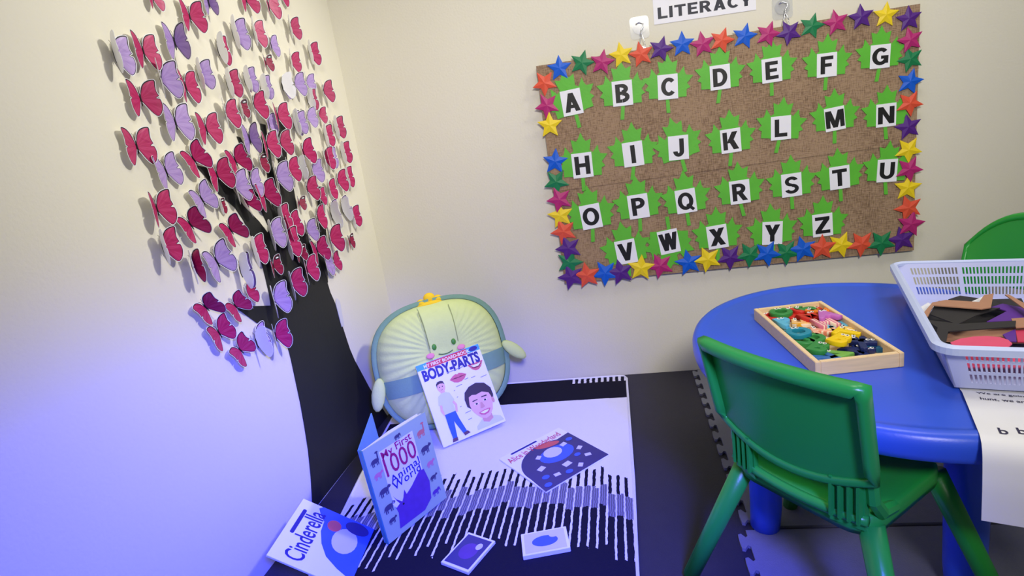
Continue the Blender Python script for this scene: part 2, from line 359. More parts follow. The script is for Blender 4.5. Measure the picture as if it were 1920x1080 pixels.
outline = [(0.0, 0.06), (0.035, 0.22), (0.10, 0.36), (0.20, 0.46), (0.33, 0.505), (0.43, 0.50), (0.455, 0.43), (0.435, 0.31), (0.425, 0.19), (0.45, 0.09), (0.455, 0.045),
           (0.38, 0.005), (0.45, -0.005), (0.475, -0.07), (0.485, -0.18), (0.46, -0.30), (0.41, -0.41), (0.33, -0.485), (0.25, -0.47), (0.15, -0.34), (0.06, -0.17), (0.0, -0.05)]
def inset(pts, d):
    o = []; n = len(pts)
    for i in range(n):
        a, b, c = Vector(pts[i-1]), Vector(pts[i]), Vector(pts[(i+1) % n]); t = (c-a).normalized()
        o.append((b.x+(t.y)*-d*-1*1.0 if False else b.x + t.y*d, b.y - t.x*d))
    return o
def wing_mesh(name, cm, mirror, small=False):
    O = [tuple(p) for p in catmull([(a, b) for a, b in outline], 2)]
    # outline runs clockwise: inward normal is to the right of travel
    r1 = inset(O, .014); r2 = []
    n = len(O)
    for i, p in enumerate(inset(O, .014)):
        wd = .015
        if O[i][1] > .15 and i < n*.32: wd = .024
        if O[i][1] > .44: wd = .030
        r2.append(inset(O, .014+wd)[i])
    zf = lambda x, y: 0.22*x*x
    V, F, fm = [], [], []
    for ring, dz in ((O, 0), (r1, 0), (r2, 0)): V += [(x, y, zf(x, y)) for x, y in ring]
    for k in (0, 1):
        for i in range(n):
            j = (i+1) % n; F.append((k*n+j, k*n+i, (k+1)*n+i, (k+1)*n+j)); fm.append(k)
    F.append(tuple(range(3*n-1, 2*n-1, -1))); fm.append(2)
    b = len(V); V += [(x, y, zf(x, y)-.008) for x, y in O]
    F.append(tuple(range(b, b+n))); fm.append(0)
    for i in range(n):
        j = (i+1) % n; F.append((i, j, b+j, b+i)); fm.append(0)
    if small:
        tip = [(0.12, 0.30), (0.24, 0.42), (0.36, 0.46), (0.41, 0.42), (0.385, 0.28), (0.22, 0.26)]
        spot = [(0.20, 0.335), (0.30, 0.385), (0.37, 0.36), (0.34, 0.32), (0.24, 0.31)]
        for pts, z, mi in ((tip, .006, 1), (spot, .010, 0)):
            b = len(V); V += [(x, y, zf(x, y)+z) for x, y in pts]; F.append(tuple(range(b+len(pts)-1, b-1, -1))); fm.append(mi)
    if mirror: V = [(-x, y, z) for x, y, z in V]; F = [tuple(reversed(f)) for f in F]
    me = bpy.data.meshes.new(name); me.from_pydata(V, [], F)
    for m in (WHITE, BLACK, cm): me.materials.append(m)
    for p, i in zip(me.polygons, fm): p.material_index = i
    me.update(); return me
WM = {(k, s): wing_mesh('wing', c, s, k == 'S') for k, c in (('P', PINKM), ('L', LILM), ('S', CRIM), ('W', LILM)) for s in (False, True)}
bv, bf = ell((0, 0, .035), (.018, .20, .03), 8, 6)
for s in (-1, 1):
    v, f = tube([(0, .18, .04), (s*.03, .27, .06), (s*.07, .34, .05)], .006, 4); k = len(bv); bv = list(bv)+list(v); bf = list(bf)+[tuple(i+k for i in q) for q in f]
BODYME = bpy.data.meshes.new('body'); BODYME.from_pydata([tuple(v) for v in bv], [], bf); BODYME.materials.append(BLACK)
BUT = [  # body x, body y, wing height, right reach, left reach (negative = white back), tilt, colour
(282,-2,46,21,8,0,'P'),(351,33,61,31,17,0,'P'),(387,8,50,16,10,0,'L'),(457,2,50,27,20,0,'P'),(209,104,77,36,-9,0,'L'),(263,98,70,32,16,0,'P'),(322,82,68,26,32,0,'L'),
(297,152,72,39,0,0,'L'),(343,164,63,26,8,0,'P'),(367,142,57,36,-8,0,'L'),(258,187,69,38,20,0,'P'),(404,95,58,22,-14,0,'P'),(433,66,61,36,-8,0,'L'),(421,159,54,28,-9,0,'P'),
(454,152,49,29,-11,0,'L'),(419,215,56,27,0,0,'P'),(447,205,36,17,-3,0,'S'),(323,231,71,33,27,0,'L'),(381,243,60,29,14,0,'P'),(251,276,71,34,25,0,'P'),(305,322,64,27,15,8,'L'),
(358,300,60,26,27,30,'P'),(402,329,59,32,18,6,'P'),(436,302,54,27,10,18,'P'),(463,262,57,20,17,0,'L'),(436,352,60,29,-3,5,'L'),(466,345,54,21,2,0,'L'),(289,393,67,34,7,0,'P'),
(374,375,59,23,20,22,'L'),(352,422,60,31,30,28,'P'),(408,388,30,13,-6,0,'S'),(427,432,55,32,25,28,'P'),(299,464,66,34,-8,0,'P'),(356,500,62,18,-4,0,'P'),(401,491,66,31,27,18,'L'),
(446,508,66,22,-20,0,'L'),(470,472,57,26,-8,0,'P'),(381,577,55,31,21,34,'P'),(437,575,50,23,15,34,'P'),(459,553,46,19,-4,10,'P'),(406,625,55,25,10,20,'P'),(446,657,52,20,23,34,'P'),
(511,631,53,33,-2,0,'P'),(508,563,59,31,-3,0,'L'),(508,500,38,17,3,0,'S'),(541,534,53,31,-5,0,'P'),(571,507,49,22,0,0,'P'),(590,470,46,24,15,8,'P'),(614,450,51,27,-3,0,'P'),
(653,454,28,9,2,0,'S'),(607,499,44,15,-2,0,'L'),(623,495,38,13,4,10,'P'),(533,458,57,26,-8,0,'P'),(558,476,30,15,5,0,'S'),(502,441,57,28,-6,0,'L'),(496,273,52,25,5,0,'P'),
(521,270,48,25,0,0,'P'),(500,234,42,14,3,0,'L'),(516,220,52,25,4,0,'P'),(484,308,36,17,-2,0,'S'),(537,320,47,23,0,0,'P'),(514,334,57,30,-2,0,'L'),(491,367,55,31,8,12,'P'),
(458,382,46,27,-3,22,'P'),(520,412,53,23,-9,0,'P'),(542,425,50,21,2,10,'P'),(564,287,49,23,0,8,'P'),(605,256,42,19,-6,0,'P'),(624,241,42,22,-7,0,'P'),(636,288,41,20,-8,0,'P'),
(605,299,43,20,-2,0,'P'),(613,298,40,17,0,0,'L'),(582,323,44,22,-2,0,'L'),(571,356,46,27,0,0,'P'),(596,370,34,13,0,0,'P'),(629,341,42,20,0,0,'P'),(644,334,40,16,-7,0,'P'),
(613,357,40,16,-3,0,'P'),(591,410,46,17,0,0,'P'),(557,382,27,19,2,-10,'S'),(655,408,40,19,-6,0,'P'),(571,434,42,22,-2,0,'L'),(499,12,50,23,3,0,'P'),(522,-10,44,15,2,0,'P'),
(472,64,53,24,-3,0,'P'),(504,86,42,16,2,0,'L'),(495,119,32,15,3,0,'S'),(540,55,43,21,-2,0,'P'),(541,117,40,28,-2,-8,'P'),(576,102,44,21,-5,0,'P'),(548,160,45,24,0,0,'L'),
(571,156,36,27,0,-10,'L'),(603,173,42,21,0,0,'P'),(485,166,46,28,-14,0,'L'),(471,199,54,27,0,0,'P'),(573,189,40,20,-13,0,'P'),(551,232,44,22,-3,0,'L'),(572,221,40,27,0,-8,'L'),
(594,217,32,21,0,-8,'P'),(618,404,50,4,-18,5,'W'),(638,393,44,4,-17,5,'W'),(525,163,48,5,-24,0,'W'),(476,642,58,6,-26,5,'W'),(556,316,44,4,-15,0,'W'),(547,232,48,4,-12,0,'W')]
def ndir(a): return a
def place_butterfly(b):
    x, y, H, wr, wl, tilt, k = b
    P0 = on_x(x, y, 0.0); a = pix((0, P0.y, P0.z+.02)); c = pix((0, P0.y, P0.z-.02))
    s = 1.07*H/(math.hypot(a[0]-c[0], a[1]-c[1])/.04)
    M = frame((0.0, P0.y, P0.z), (0, 1, 0), (0, 0, 1)) @ Matrix.Rotation(R(tilt), 4, 'Z')
    ax = Vector((a[0]-c[0], a[1]-c[1])).normalized()
    def reach(sx, ang):
        best = []
        p0 = Vector(pix(M @ Vector((0, 0, .03*s))))
        for q in ((.43, .45), (.48, -.2)):
            X = q[0]; zc = .22*X*X
            p = Vector(pix(M @ Vector((sx*(X*math.cos(ang)-zc*math.sin(ang))*s, q[1]*s, (.03+X*math.sin(ang)+zc*math.cos(ang))*s))))
            base = Vector(pix(M @ Vector((0, q[1]*s, .03*s)))); best.append((p-base).x)
        return (best[0]+best[1])/2*sx
    ra = min((abs(reach(1, R(d))-wr*.98)+d*.01, d) for d in range(8, 100, 2))[1]
    la = min((abs(reach(-1, R(d))-wl*.98)+d*.005, d) for d in range(8, 100, 2))[1]
    return M, s, ra, la
rows = sorted(set(BUT), key=lambda b: b[1]); nb = len(rows); bands = {}
cname = {'P': 'magenta', 'L': 'lilac', 'S': 'small crimson', 'W': 'white-backed'}
for b in rows: bands.setdefault(min(9, max(0, (b[1]+20)//68)), []).append(b)
bn = 0
for bi, br in sorted(bands.items()):
    cnt = {}
    for b in sorted(br, key=lambda b: b[0]):
        k = b[6]; i = cnt.get(k, 0); cnt[k] = i+1
        lab = '%s paper butterfly, %s %s one from the left, %s row down the tree' % (cname[k], ORD[i], cname[k].split()[-1].replace('white-backed', 'white'), ORD[bi])
        if b[5] >= 20: lab = 'tilted '+lab.replace(' one from', ' from')
        M, s, ra, la = place_butterfly(b)
        M = M @ Matrix.Translation((0, 0, 0.004+0.0004*(bn % 5))); bn += 1
        t = thing('butterfly', lab, 'butterfly', M @ Matrix.Scale(s, 4), 'paper butterflies on the wall tree')
        for side, ang in ((False, -ra), (True, la)):
            o = bpy.data.objects.new('wing', WM[(k, side)]); COL.objects.link(o); o.parent = t; o.location = (0, 0, .03); o.rotation_euler = (0, R(ang), 0)
        o = bpy.data.objects.new('body', BODYME); COL.objects.link(o); o.parent = t

# ------------------------------------------------------------------ burlap board
def burlap():
    m = bpy.data.materials.new('brown_burlap'); m.use_nodes = True; nt = m.node_tree; b = nt.nodes['Principled BSDF']
    b.inputs['Roughness'].default_value = .95; b.inputs['Specular IOR Level'].default_value = .1
    tc = nt.nodes.new('ShaderNodeTexCoord'); src = tc.outputs['Object']
    def noise(sc, scale):
        mp = nt.nodes.new('ShaderNodeMapping'); mp.inputs['Scale'].default_value = sc; nt.links.new(src, mp.inputs[0])
        n = nt.nodes.new('ShaderNodeTexNoise'); n.inputs['Scale'].default_value = scale; n.inputs['Detail'].default_value = 4; nt.links.new(mp.outputs[0], n.inputs['Vector']); return n.outputs[0]
    a = noise((30, 260, 1), 1.4); c = noise((260, 30, 1), 1.4); g = noise((1, 1, 1), 7)
    ad = nt.nodes.new('ShaderNodeMath'); ad.operation = 'ADD'; nt.links.new(a, ad.inputs[0]); nt.links.new(c, ad.inputs[1])
    ad2 = nt.nodes.new('ShaderNodeMath'); ad2.operation = 'MULTIPLY_ADD'; nt.links.new(g, ad2.inputs[0]); ad2.inputs[1].default_value = .5; nt.links.new(ad.outputs[0], ad2.inputs[2])
    cr = nt.nodes.new('ShaderNodeValToRGB'); e = cr.color_ramp.elements; e[0].position = .72; e[0].color = rgb(118, 95, 74); e[1].position = 1.08 if False else 1.0; e[1].color = rgb(166, 140, 112)
    dv = nt.nodes.new('ShaderNodeMath'); dv.operation = 'MULTIPLY'; nt.links.new(ad2.outputs[0], dv.inputs[0]); dv.inputs[1].default_value = .74
    nt.links.new(dv.outputs[0], cr.inputs[0]); nt.links.new(cr.outputs[0], b.inputs['Base Color'])
    bp = nt.nodes.new('ShaderNodeBump'); bp.inputs['Strength'].default_value = .6; bp.inputs['Distance'].default_value = .002
    nt.links.new(ad.outputs[0], bp.inputs['Height']); nt.links.new(bp.outputs[0], b.inputs['Normal']); return m
RW = lambda P, d=0.0: frame((P[0], -d, P[2]), (1, 0, 0), (0, 0, 1))
BO = on_y(1062, 532, -.02); BX1 = on_y(1712, 467, -.02); BT = on_y(1005, 125, -.02)
bw, bh = (on_y(1725, 10, -.02).x+BX1.x-BO.x-BT.x)/2, 0.80
bx, bz = (BO.x+BT.x)/2, (BO.z+BX1.z)/2
board = thing('display_board', 'brown burlap covered letter board hanging on the cream wall', 'board', RW((bx, 0, bz)))
box('backing', 0, bw, 0, bh, 0.002, 0.016, mat('board_backing', rgb(96, 74, 54), .8, .1), board)
bur = burlap()
seam = [(0, .362), (bw*.3, .366), (bw*.62, .372), (bw, .376)]
prism_obj('burlap_sheet', [(-.002, -.002), (bw+.002, -.003)]+[(x, y) for x, y in reversed(seam)], 0.016, 0.0185, bur, board)
prism_obj('burlap_sheet', [(x-(.002 if x == 0 else 0), y-.006) for x, y in seam]+[(bw+.002, bh+.003), (bw*.5, bh+.001), (-.004, bh+.002)], 0.0185, 0.0205, bur, board)
SC = {'red': ('orange red', rgb(222, 84, 56)), 'm': ('magenta', rgb(178, 40, 112)), 'y': ('yellow', rgb(236, 208, 30)), 'b': ('blue', rgb(14, 92, 206)), 'g': ('green', rgb(24, 124, 74)), 'p': ('purple', rgb(82, 34, 128))}
def star_mat(k): return mat('star_card_'+SC[k][0].replace(' ', '_'), SC[k][1], .4, .12, 25, .15, 200)
STARS = {'top': [(1049,128,'b',0),(1091,118,'g',-20),(1129,117,'m',-14),(1165,103,'y',8),(1202,102,'red',10),(1239,92,'p',-18),(1279,83,'b',0),(1317,83,'m',8),(1353,76,'red',-20),(1396,68,'b',-14),(1440,64,'m',-20),(1479,61,'p',28),(1522,49,'g',-16),(1567,42,'m',12),(1614,32,'p',6),(1661,28,'y',-4),(1704,35,'p',5)],
 'right': [(1706,75,'m',14),(1707,111,'g',20),(1706,153,'b',-14),(1705,194,'red',-28),(1703,238,'p',12),(1703,281,'y',-32),(1704,317,'m',-26),(1702,352,'y',-4),(1703,390,'red',20),(1707,420,'m',-10),(1691,449,'p',14)],
 'bottom': [(1071,519,'p',18),(1101,516,'red',8),(1135,512,'b',30),(1164,510,'p',12),(1202,502,'y',-6),(1238,498,'m',24),(1291,492,'b',10),(1327,486,'y',24),(1369,482,'p',36),(1406,477,'g',32),(1438,475,'b',-28),(1474,473,'g',38),(1505,467,'b',14),(1541,464,'red',0),(1577,459,'y',-22),(1615,457,'red',34),(1652,455,'g',36)],
 'left': [(1021,156,'red',32),(1026,198,'m',26),(1031,235,'y',-2),(1041,303,'b',-8),(1043,341,'g',36),(1049,374,'m',20),(1051,404,'y',8),(1057,434,'red',22),(1066,465,'p',20),(1068,492,'g',-20)]}
edge_word = {'top': 'from the left along the top edge of the board', 'bottom': 'from the left along the bottom edge of the board', 'left': 'down the left edge of the burlap board', 'right': 'down the right edge of the burlap board'}
SM = {}
def star_mesh(k):
    if k in SM: return SM[k]
    V = []
    for i in range(10):
        r = 1.0 if i % 2 == 0 else .47; a = PI/2+i*PI/5; V.append((r*math.cos(a), r*math.sin(a), .02))
    V += [(x, y, -.03) for x, y, z in V[:10]]+[(0, 0, .11)]
    F = [(20, i, (i+1) % 10) for i in range(10)]+[(i, i+10, (i+1) % 10+10, (i+1) % 10) for i in range(10)]+[tuple(range(19, 9, -1))]
    me = bpy.data.meshes.new('star'); me.from_pydata(V, [], F); me.materials.append(star_mat(k)); me.update(); SM[k] = me; return me
n = 0
for ed, L in STARS.items():
    for i, (x, y, k, a) in enumerate(L):
        P = on_y(x, y, -.023); s = 25.5/(math.hypot(*(Vector(pix((P.x, -.023, P.z+.02)))-Vector(pix((P.x, -.023, P.z-.02)))))/.04)
        o = bpy.data.objects.new('star', star_mesh(k)); COL.objects.link(o)
        o.matrix_world = RW(P, .0225+.0013*(n % 3)) @ Matrix.Rotation(R(a-2), 4, 'Z') @ Matrix.Scale(s, 4); n += 1
        tag(o, '%s card star, %s %s' % (SC[k][0], ORD[i], edge_word[ed]), 'star', 'card stars edging the board')
leafm = mat('green_leaf_card', rgb(92, 184, 52), .5, .16, 14, .2, 120)
half = [(0, .64), (.06, .51), (.10, .46), (.21, .50), (.19, .38), (.17, .27), (.235, .22), (.345, .37), (.36, .26), (.39, .19), (.54, .17), (.45, .06), (.41, .02), (.48, -.07), (.40, -.11), (.40, -.26), (.25, -.26), (.12, -.29), (.03, -.30)]
leafpts = half+[(-x, y) for x, y in reversed(half[1:])]
LETT = [('A',1072,192,12,12),('B',1167,175,7,-2),('C',1252,163,6,-4),('D',1350,145,8,-3),('E',1447,132,9,-2),('F',1550,122,7,-3),('G',1650,106,6,-3),('H',1092,310,7,-3),('I',1187,289,9,-2),('J',1272,277,6,12),('K',1370,264,9,0),('L',1464,240,6,-8),('M',1565,223,12,0),('N',1661,216,7,-2),
 ('O',1108,406,11,2),('P',1197,387,9,2),('Q',1286,377,10,2),('R',1387,360,8.5,2),('S',1484,347,8,0),('T',1574,333,9,4),('U',1663,320,3.5,-6),('V',1174,472,11,6),('W',1254,453,12.5,176),('X',1345,444,10,0),('Y',1448,437,3,2),('Z',1542,422,7.6,-2)]
for i, (ch, x, y, ca, la) in enumerate(LETT):
    P = on_y(x, y, -.022); h0 = Vector(pix((P.x-.02, -.022, P.z))); h1 = Vector(pix((P.x+.02, -.022, P.z)))
    base = math.degrees(math.atan2(-(h1-h0).y, (h1-h0).x)); ppm = (h1-h0).length/.04
    t = thing('leaf', 'green maple leaf card bearing the letter %s on the burlap board' % ch, 'leaf', RW(P, .0206+.0002*(i % 2)), 'letter leaves on the board')
    s = 89/ppm
    L = prism_obj('leaf_blade', [(px*s, py*s) for px, py in leafpts], 0, .0022, leafm, t); L.rotation_euler = (0, 0, R(la)); 
    d = Matrix.Rotation(R(la), 4, 'Z') @ Vector((0, -.06*s if la < 90 else -.02*s, 0)); off = Vector((0, .035*s, 0)); L.location = (d.x*0+off.x, off.y*(1 if la < 90 else -1), 0)
    sk = random.uniform(-.05, .05)
    S_ = prism_obj('stem', [(-.04*s, -.30*s), (-.025*s, -.24*s), (.025*s, -.24*s), (.035*s, -.30*s), ((.04+sk)*s, -.58*s), ((-.04+sk)*s, -.58*s)], -.0002, .0020, leafm, t); S_.rotation_euler = (0, 0, R(la)); S_.location = L.location
    cwd, chh = 38/ppm, 46/ppm
    cd = box('letter_card', -cwd/2, cwd/2, -chh/2, chh/2, .0022, .0034, WHITE, t); cd.rotation_euler = (0, 0, R(ca-base))
    block('letter', ch, 34/ppm, BLACK, cd, .0036, None if ch not in 'MWNGOQ' else (35 if ch in 'MW' else 31)/ppm)

# LITERACY sign above the board
A1 = on_y(1230, 46, -.003); A2 = on_y(1418, 18, -.003)
sg = thing('wall_sign', 'white paper strip sign reading LITERACY above the burlap board', 'sign', frame((A1.x, -.0005, A1.z), A2-A1, (0, 0, 1)))
sw = (A2-A1).length
box('paper_strip', -.006, sw, 0, .085, 0, .001, WHITE, sg)
block('lettering', 'LITERACY', .036, mat('navy_black_ink', rgb(22, 26, 44), .5, .05), sg, .0012, sw-.02).location = (sw*.5-.002, .034, 0)

# transparent hooks carrying the board
acr = mat('clear_hook_plate', rgb(225, 228, 230), .12, 0, alpha=.28, spec=.6)
steel = mat('bright_steel', rgb(200, 202, 206), .25, .05, 60, metallic=1.0)
for i, (x, y, bx_, by_) in enumerate([(1199, 52, 1205, 86), (1467, 14, 1470, 46)]):
    P = on_y(x, y, -.002); Q = on_y(bx_, by_, -.02)
    t = thing('wall_hook', 'clear adhesive wall hook %s of the LITERACY sign' % ('left', 'right')[i], 'hook', RW(P), 'wall hooks holding up the board')
    prism_obj('adhesive_plate', rrect(-.032, .032, -.036, .036, .012), .0003, .002, acr, t)
    prism_obj('hook_base', circ(0, .002, .024, .024, 20), .002, .006, acr, t, .0015)
    joined('metal_hook', [tube([(-.012, .012, .007), (0, .016, .008), (.013, .010, .009), (.012, .0, .012), (.004, -.010, .020), (.002, -.022, .024), (.004, -.030, .018)], .0022, 6)], steel, t, True)
    qz = Q.z-P.z; h = thing('board_hanger', 'metal triangle hanger linking the %s clear hook to the board' % ('left', 'right')[i], 'hanger', RW(P), 'metal hangers on the board')
    joined('wire_loop', [tube([(.002, -.020, .0255), (.012, qz+.012, .024), (.014, qz-.004, .0235), (-.006, qz-.004, .0235), (-.004, qz+.012, .024)], .0016, 6, True)], steel, h, True)
    box('hanger_plate', -.006, .014, qz-.014, qz-.002, .0215, .0235, steel, h)

# ------------------------------------------------------------------ plush cushion in the corner
bl, br_ = on_z(832, 840, .0125), on_z(950, 796, .0125)
bdir = (br_-bl); bdir.z = 0; bdir.normalize(); bnor = Vector((-bdir.y, bdir.x, 0))
cfront = mat('pale_green_plush', rgb(206, 220, 138), .9, .07, 30, .4, 160, .1)
csage = mat('sage_green_plush', rgb(122, 158, 128), .9, .08, 30, .4, 160, .1)
cc = (bl+br_)/2+bnor*.150-bdir*.012; cc.z = 0.012
cup = (Vector((0, 0, 1))*math.cos(R(14))+bnor*math.sin(R(14)))
CM = frame(cc, bdir, cup)
cush = thing('plush_cushion', 'pale green smiling plush cushion with yellow crown leaning in the room corner', 'cushion', CM)
ca_, cb_, cn_ = .232, .215, 2.7; cy0 = cb_+.012
def crad(x, y): return (abs(x/ca_)**cn_+abs((y-cy0)/cb_)**cn_)**(1/cn_)
fcx, fcy = -.0, cy0+.035
def hf(x, y, pl=True):
    r = min(1, crad(x, y)); z = .075*(1-r**3.2)**.6
    d = math.hypot(x-fcx, y-fcy); th = math.atan2(y-fcy, x-fcx)
    z -= .020*math.exp(-(d/.075)**2)
    if pl:
        k = max(0, min(1, (d-.05)/.06))*(1-r)**.35
        z += .0045*k*math.sin(44*th+1.5*math.sin(3*th))
    return z
def polar(nr, nt, fn, rscale=1.0):
    V, F = [(0, cy0, fn(0, cy0))], []
    for i in range(1, nr+1):
        q = i/nr
        for k in range(nt):
            t = 2*PI*k/nt; c, s_ = math.cos(t), math.sin(t)
            rr = 1/((abs(c/ca_)**cn_+abs(s_/cb_)**cn_)**(1/cn_))*q*rscale
            x, y = rr*c, cy0+rr*s_; V.append((x, y, fn(x, y)))
    for k in range(nt): F.append((0, 1+k, 1+(k+1) % nt))
    for i in range(nr-1):
        for k in range(nt): F.append((1+i*nt+k, 1+(i+1)*nt+k, 1+(i+1)*nt+(k+1) % nt, 1+i*nt+(k+1) % nt))
    return V, F
v, f = polar(26, 176, hf); mesh('front_cover', v, f, cfront, cush, smooth=True)
def backf(x, y):
    r = min(1, crad(x/1.07, cy0+(y-cy0)/1.07)); return -.008-.085*(1-r**4)**.5
v, f = polar(10, 64, backf, 1.07); nb_ = 64; b0 = 1+9*64; k0 = len(v)
v = list(v)
for k in range(64):
    x, y, z = v[b0+k]; v.append((x, y, .012))
for k in range(64):
    x, y, z = v[b0+k]; q = 1/1.07; v.append((x*q, cy0+(y-cy0)*q, .006))
for k in range(64): j = (k+1) % 64; f += [(b0+k, b0+j, k0+j, k0+k), (k0+k, k0+j, k0+64+j, k0+64+k)]
mesh('back_shell', v, f, csage, cush, smooth=True)
def strip(name, x0, x1, y0, y1, nx, ny, m, off, clip=.985, pl=False):
    V, F = [], []
    for j in range(ny+1):
        for i in range(nx+1):
            x, y = x0+(x1-x0)*i/nx, y0+(y1-y0)*j/ny
            r = crad(x, y)
            if r > clip: x *= clip/r; y = cy0+(y-cy0)*clip/r
            V.append((x, y, hf(x, y, pl)+off))
    for j in range(ny):
        for i in range(nx): a = j*(nx+1)+i; F.append((a, a+1, a+nx+2, a+nx+1))
    return mesh(name, V, F, m, cush, smooth=True)
strip('belt', -ca_, ca_, cy0-.075, cy0-.012, 60, 6, csage, .005)
strip('head_panel', -.052, .052, cy0-.02, cy0+cb_*.97, 10, 22, cfront, .0058)
seamm = mat('seam_thread', rgb(140, 152, 92), .9, .05)
for s_ in (-1, 1):
    joined('seam', [tube([(s_*(.052+.004*t), cy0+.06+(cb_*.9-.06)*t, hf(s_*.052, cy0+.06+(cb_*.9-.06)*t, False)+.0065) for t in [q/10 for q in range(11)]], .0013, 5)], seamm, cush)
eyem = mat('embroidered_green_eye', rgb(72, 140, 44), .5, .1); cheek = mat('pink_cheek', rgb(226, 140, 158), .8, .08)
for s_ in (-1, 1):
    x, y = s_*.036, cy0+.062; joined('eye', [ell((x, y, hf(x, y, False)+.007), (.0085, .011, .004))], eyem, cush, True)
    x, y = s_*.057, cy0+.036; joined('cheek', [ell((x, y, hf(x, y, False)+.008), (.015, .010, .003))], cheek, cush, True)
joined('mouth', [tube([(x, cy0+.028+9*x*x, hf(x, cy0+.028, False)+.009) for x in [-.026+.0052*k for k in range(11)]], .0016, 5)], mat('mouth_thread', rgb(74, 110, 66), .7, .05), cush)
for s_, a in ((-1, -.3), (1, .75)):
    ar = joined('arm', [ell((0, -.045, 0), (.024, .058, .016), 14, 10)], cfront, cush, True)
    ar.location = (s_*(ca_+.006), cy0-.005, .018); ar.rotation_euler = (0, 0, a)
cy1 = cy0+cb_*.985
joined('crown', [ell((0, cy1, .0), (.05, .012, .016)), ell((-.030, cy1+.010, 0), (.015, .014, .012)), ell((.034, cy1+.012, 0), (.016, .014, .012)), ell((.004, cy1+.022, 0), (.022, .018, .013))], mat('yellow_felt_crown', rgb(244, 204, 34), .8, .06, 60), cush, True)

# ------------------------------------------------------------------ books
navy = mat('navy_ink', rgb(38, 34, 124), .5, .05); redp = mat('red_print', rgb(204, 60, 62), .45, .06); skyp = mat('sky_blue_print', rgb(66, 160, 232), .45, .05)
skin = mat('skin_print', rgb(226, 178, 154), .5, .04); skin2 = mat('skin_shadow_print', rgb(206, 150, 128), .5, .04); hair = mat('dark_hair_print', rgb(58, 44, 42), .5, .1)
jean = mat('jeans_print', rgb(46, 92, 160), .5, .12, 60); shirt = mat('shirt_print', rgb(204, 210, 222), .5, .05); lipm = mat('lip_print', rgb(206, 104, 108), .4, .06); lipd = mat('lip_dark_print', rgb(120, 34, 46), .4, .06)
greyp = mat('grey_print', rgb(140, 142, 156), .5, .05); shoe = mat('shoe_print', rgb(92, 58, 58), .5, .08); eyep = mat('eye_print', rgb(40, 30, 30), .4)
gloss = mat('glossy_white_cover', rgb(236, 236, 242), .3, .02, 12)
# body parts board book leaning on the cushion
BW, BHt = (br_-bl).length, .287
bup = Vector((0, 0, 1))*math.cos(R(24.5))+bnor*math.sin(R(24.5))-bdir*.07
bk = thing('board_book', 'white BODY-PARTS board book with a smiling boy leaning against the plush cushion', 'book', frame(bl, bdir+Vector((0, 0, .06)), bup))
box('book_block', 0, BW, 0, BHt, -.016, 0, gloss, bk, .001)
U = lambda u: u*BW
V_ = lambda v_: v_*BHt
def up_(pts): return [(U(a), V_(b)) for a, b in pts]
shapes('header_band', bk, [(up_([(0, .93), (1, .93), (1, 1), (0, 1)]), skyp), (up_([(.16, .925), (.79, .925), (.79, .995), (.16, .995)]), redp)])
text('header_lettering', 'MY FIRST BOARD-BOOK', .0155, WHITE, bk, (U(.475), V_(.96), .0006), 0, .02, .0001)
joined('series_badge', [prism(circ(U(.90), V_(.965), .016, .008), .0002, .0006)], navy, bk)
th_ = text('title_lettering', 'BODY-PARTS', .050, navy, bk, (U(.5), V_(.855), .0006), 0, .045, .0001)
kx = BW*.90/(max(v.co.x for v in th_.data.vertices)*2)
for v in th_.data.vertices: v.co.x *= kx
def E_(u, v_, ru, rv, n=18, rot=0): return circ(U(u), V_(v_), ru*BW, rv*BW, n, rot=rot)
def lips(name, u, v_, s, smile):
    o = []
    top = [(-1, .05), (-.55, .34), (-.2, .46), (0, .36), (.2, .46), (.55, .34), (1, .05)]
    bot = [(.6, -.36), (.2, -.52), (-.2, -.52), (-.6, -.36)]
    P = lambda L, k=1: [(U(u)+a*s*BW, V_(v_)+b*s*BW*k+(abs(a)**2*.35*s*BW if smile else 0)) for a, b in L]
    o.append((P(top+bot), lipm))
    if smile: o += [(P([(-.8, .06), (-.3, .2), (.3, .2), (.8, .06), (.35, -.24), (-.35, -.24)]), lipd), (P([(-.7, .08), (-.3, .17), (.3, .17), (.7, .08), (.3, -.1), (-.3, -.1)]), WHITE)]
    else: o.append((P([(-.95, .04), (-.3, .08), (0, .02), (.3, .08), (.95, .04), (.3, -.04), (-.3, -.04)]), lipd))
    shapes(name, bk, o, .0004)
lips('closed_lips_picture', .54, .70, .135, False); lips('open_smile_picture', .855, .755, .125, True)
fig = [(up_([(.22, .62), (.28, .62), (.285, .585), (.215, .585)]), skin), (E_(.25, .665, .062, .075), skin), (up_([(.19, .665), (.19, .71), (.215, .735), (.27, .74), (.305, .725), (.312, .68), (.295, .70), (.25, .71), (.205, .70)]), hair),
  (E_(.227, .67, .008, .008), eyep), (E_(.272, .67, .008, .008), eyep), (up_([(.225, .64), (.25, .633), (.275, .64), (.25, .628)]), lipd),
  (up_([(.15, .48), (.13, .40), (.165, .325), (.19, .335), (.165, .41), (.185, .48)]), skin), (up_([(.315, .48), (.355, .41), (.335, .33), (.365, .325), (.39, .41), (.355, .48)]), skin),
  (up_([(.165, .57), (.22, .595), (.28, .595), (.34, .57), (.375, .47), (.335, .455), (.335, .33), (.17, .33), (.175, .46), (.13, .475)]), shirt),
  (up_([(.17, .345), (.335, .345), (.35, .25), (.40, .07), (.34, .06), (.265, .24), (.235, .05), (.17, .05), (.165, .2)]), jean),
  (up_([(.335, .07), (.41, .08), (.44, .045), (.35, .035)]), shoe), (up_([(.165, .055), (.24, .055), (.235, .015), (.15, .015)]), shoe)]
shapes('standing_boy_picture', bk, fig, .0004)
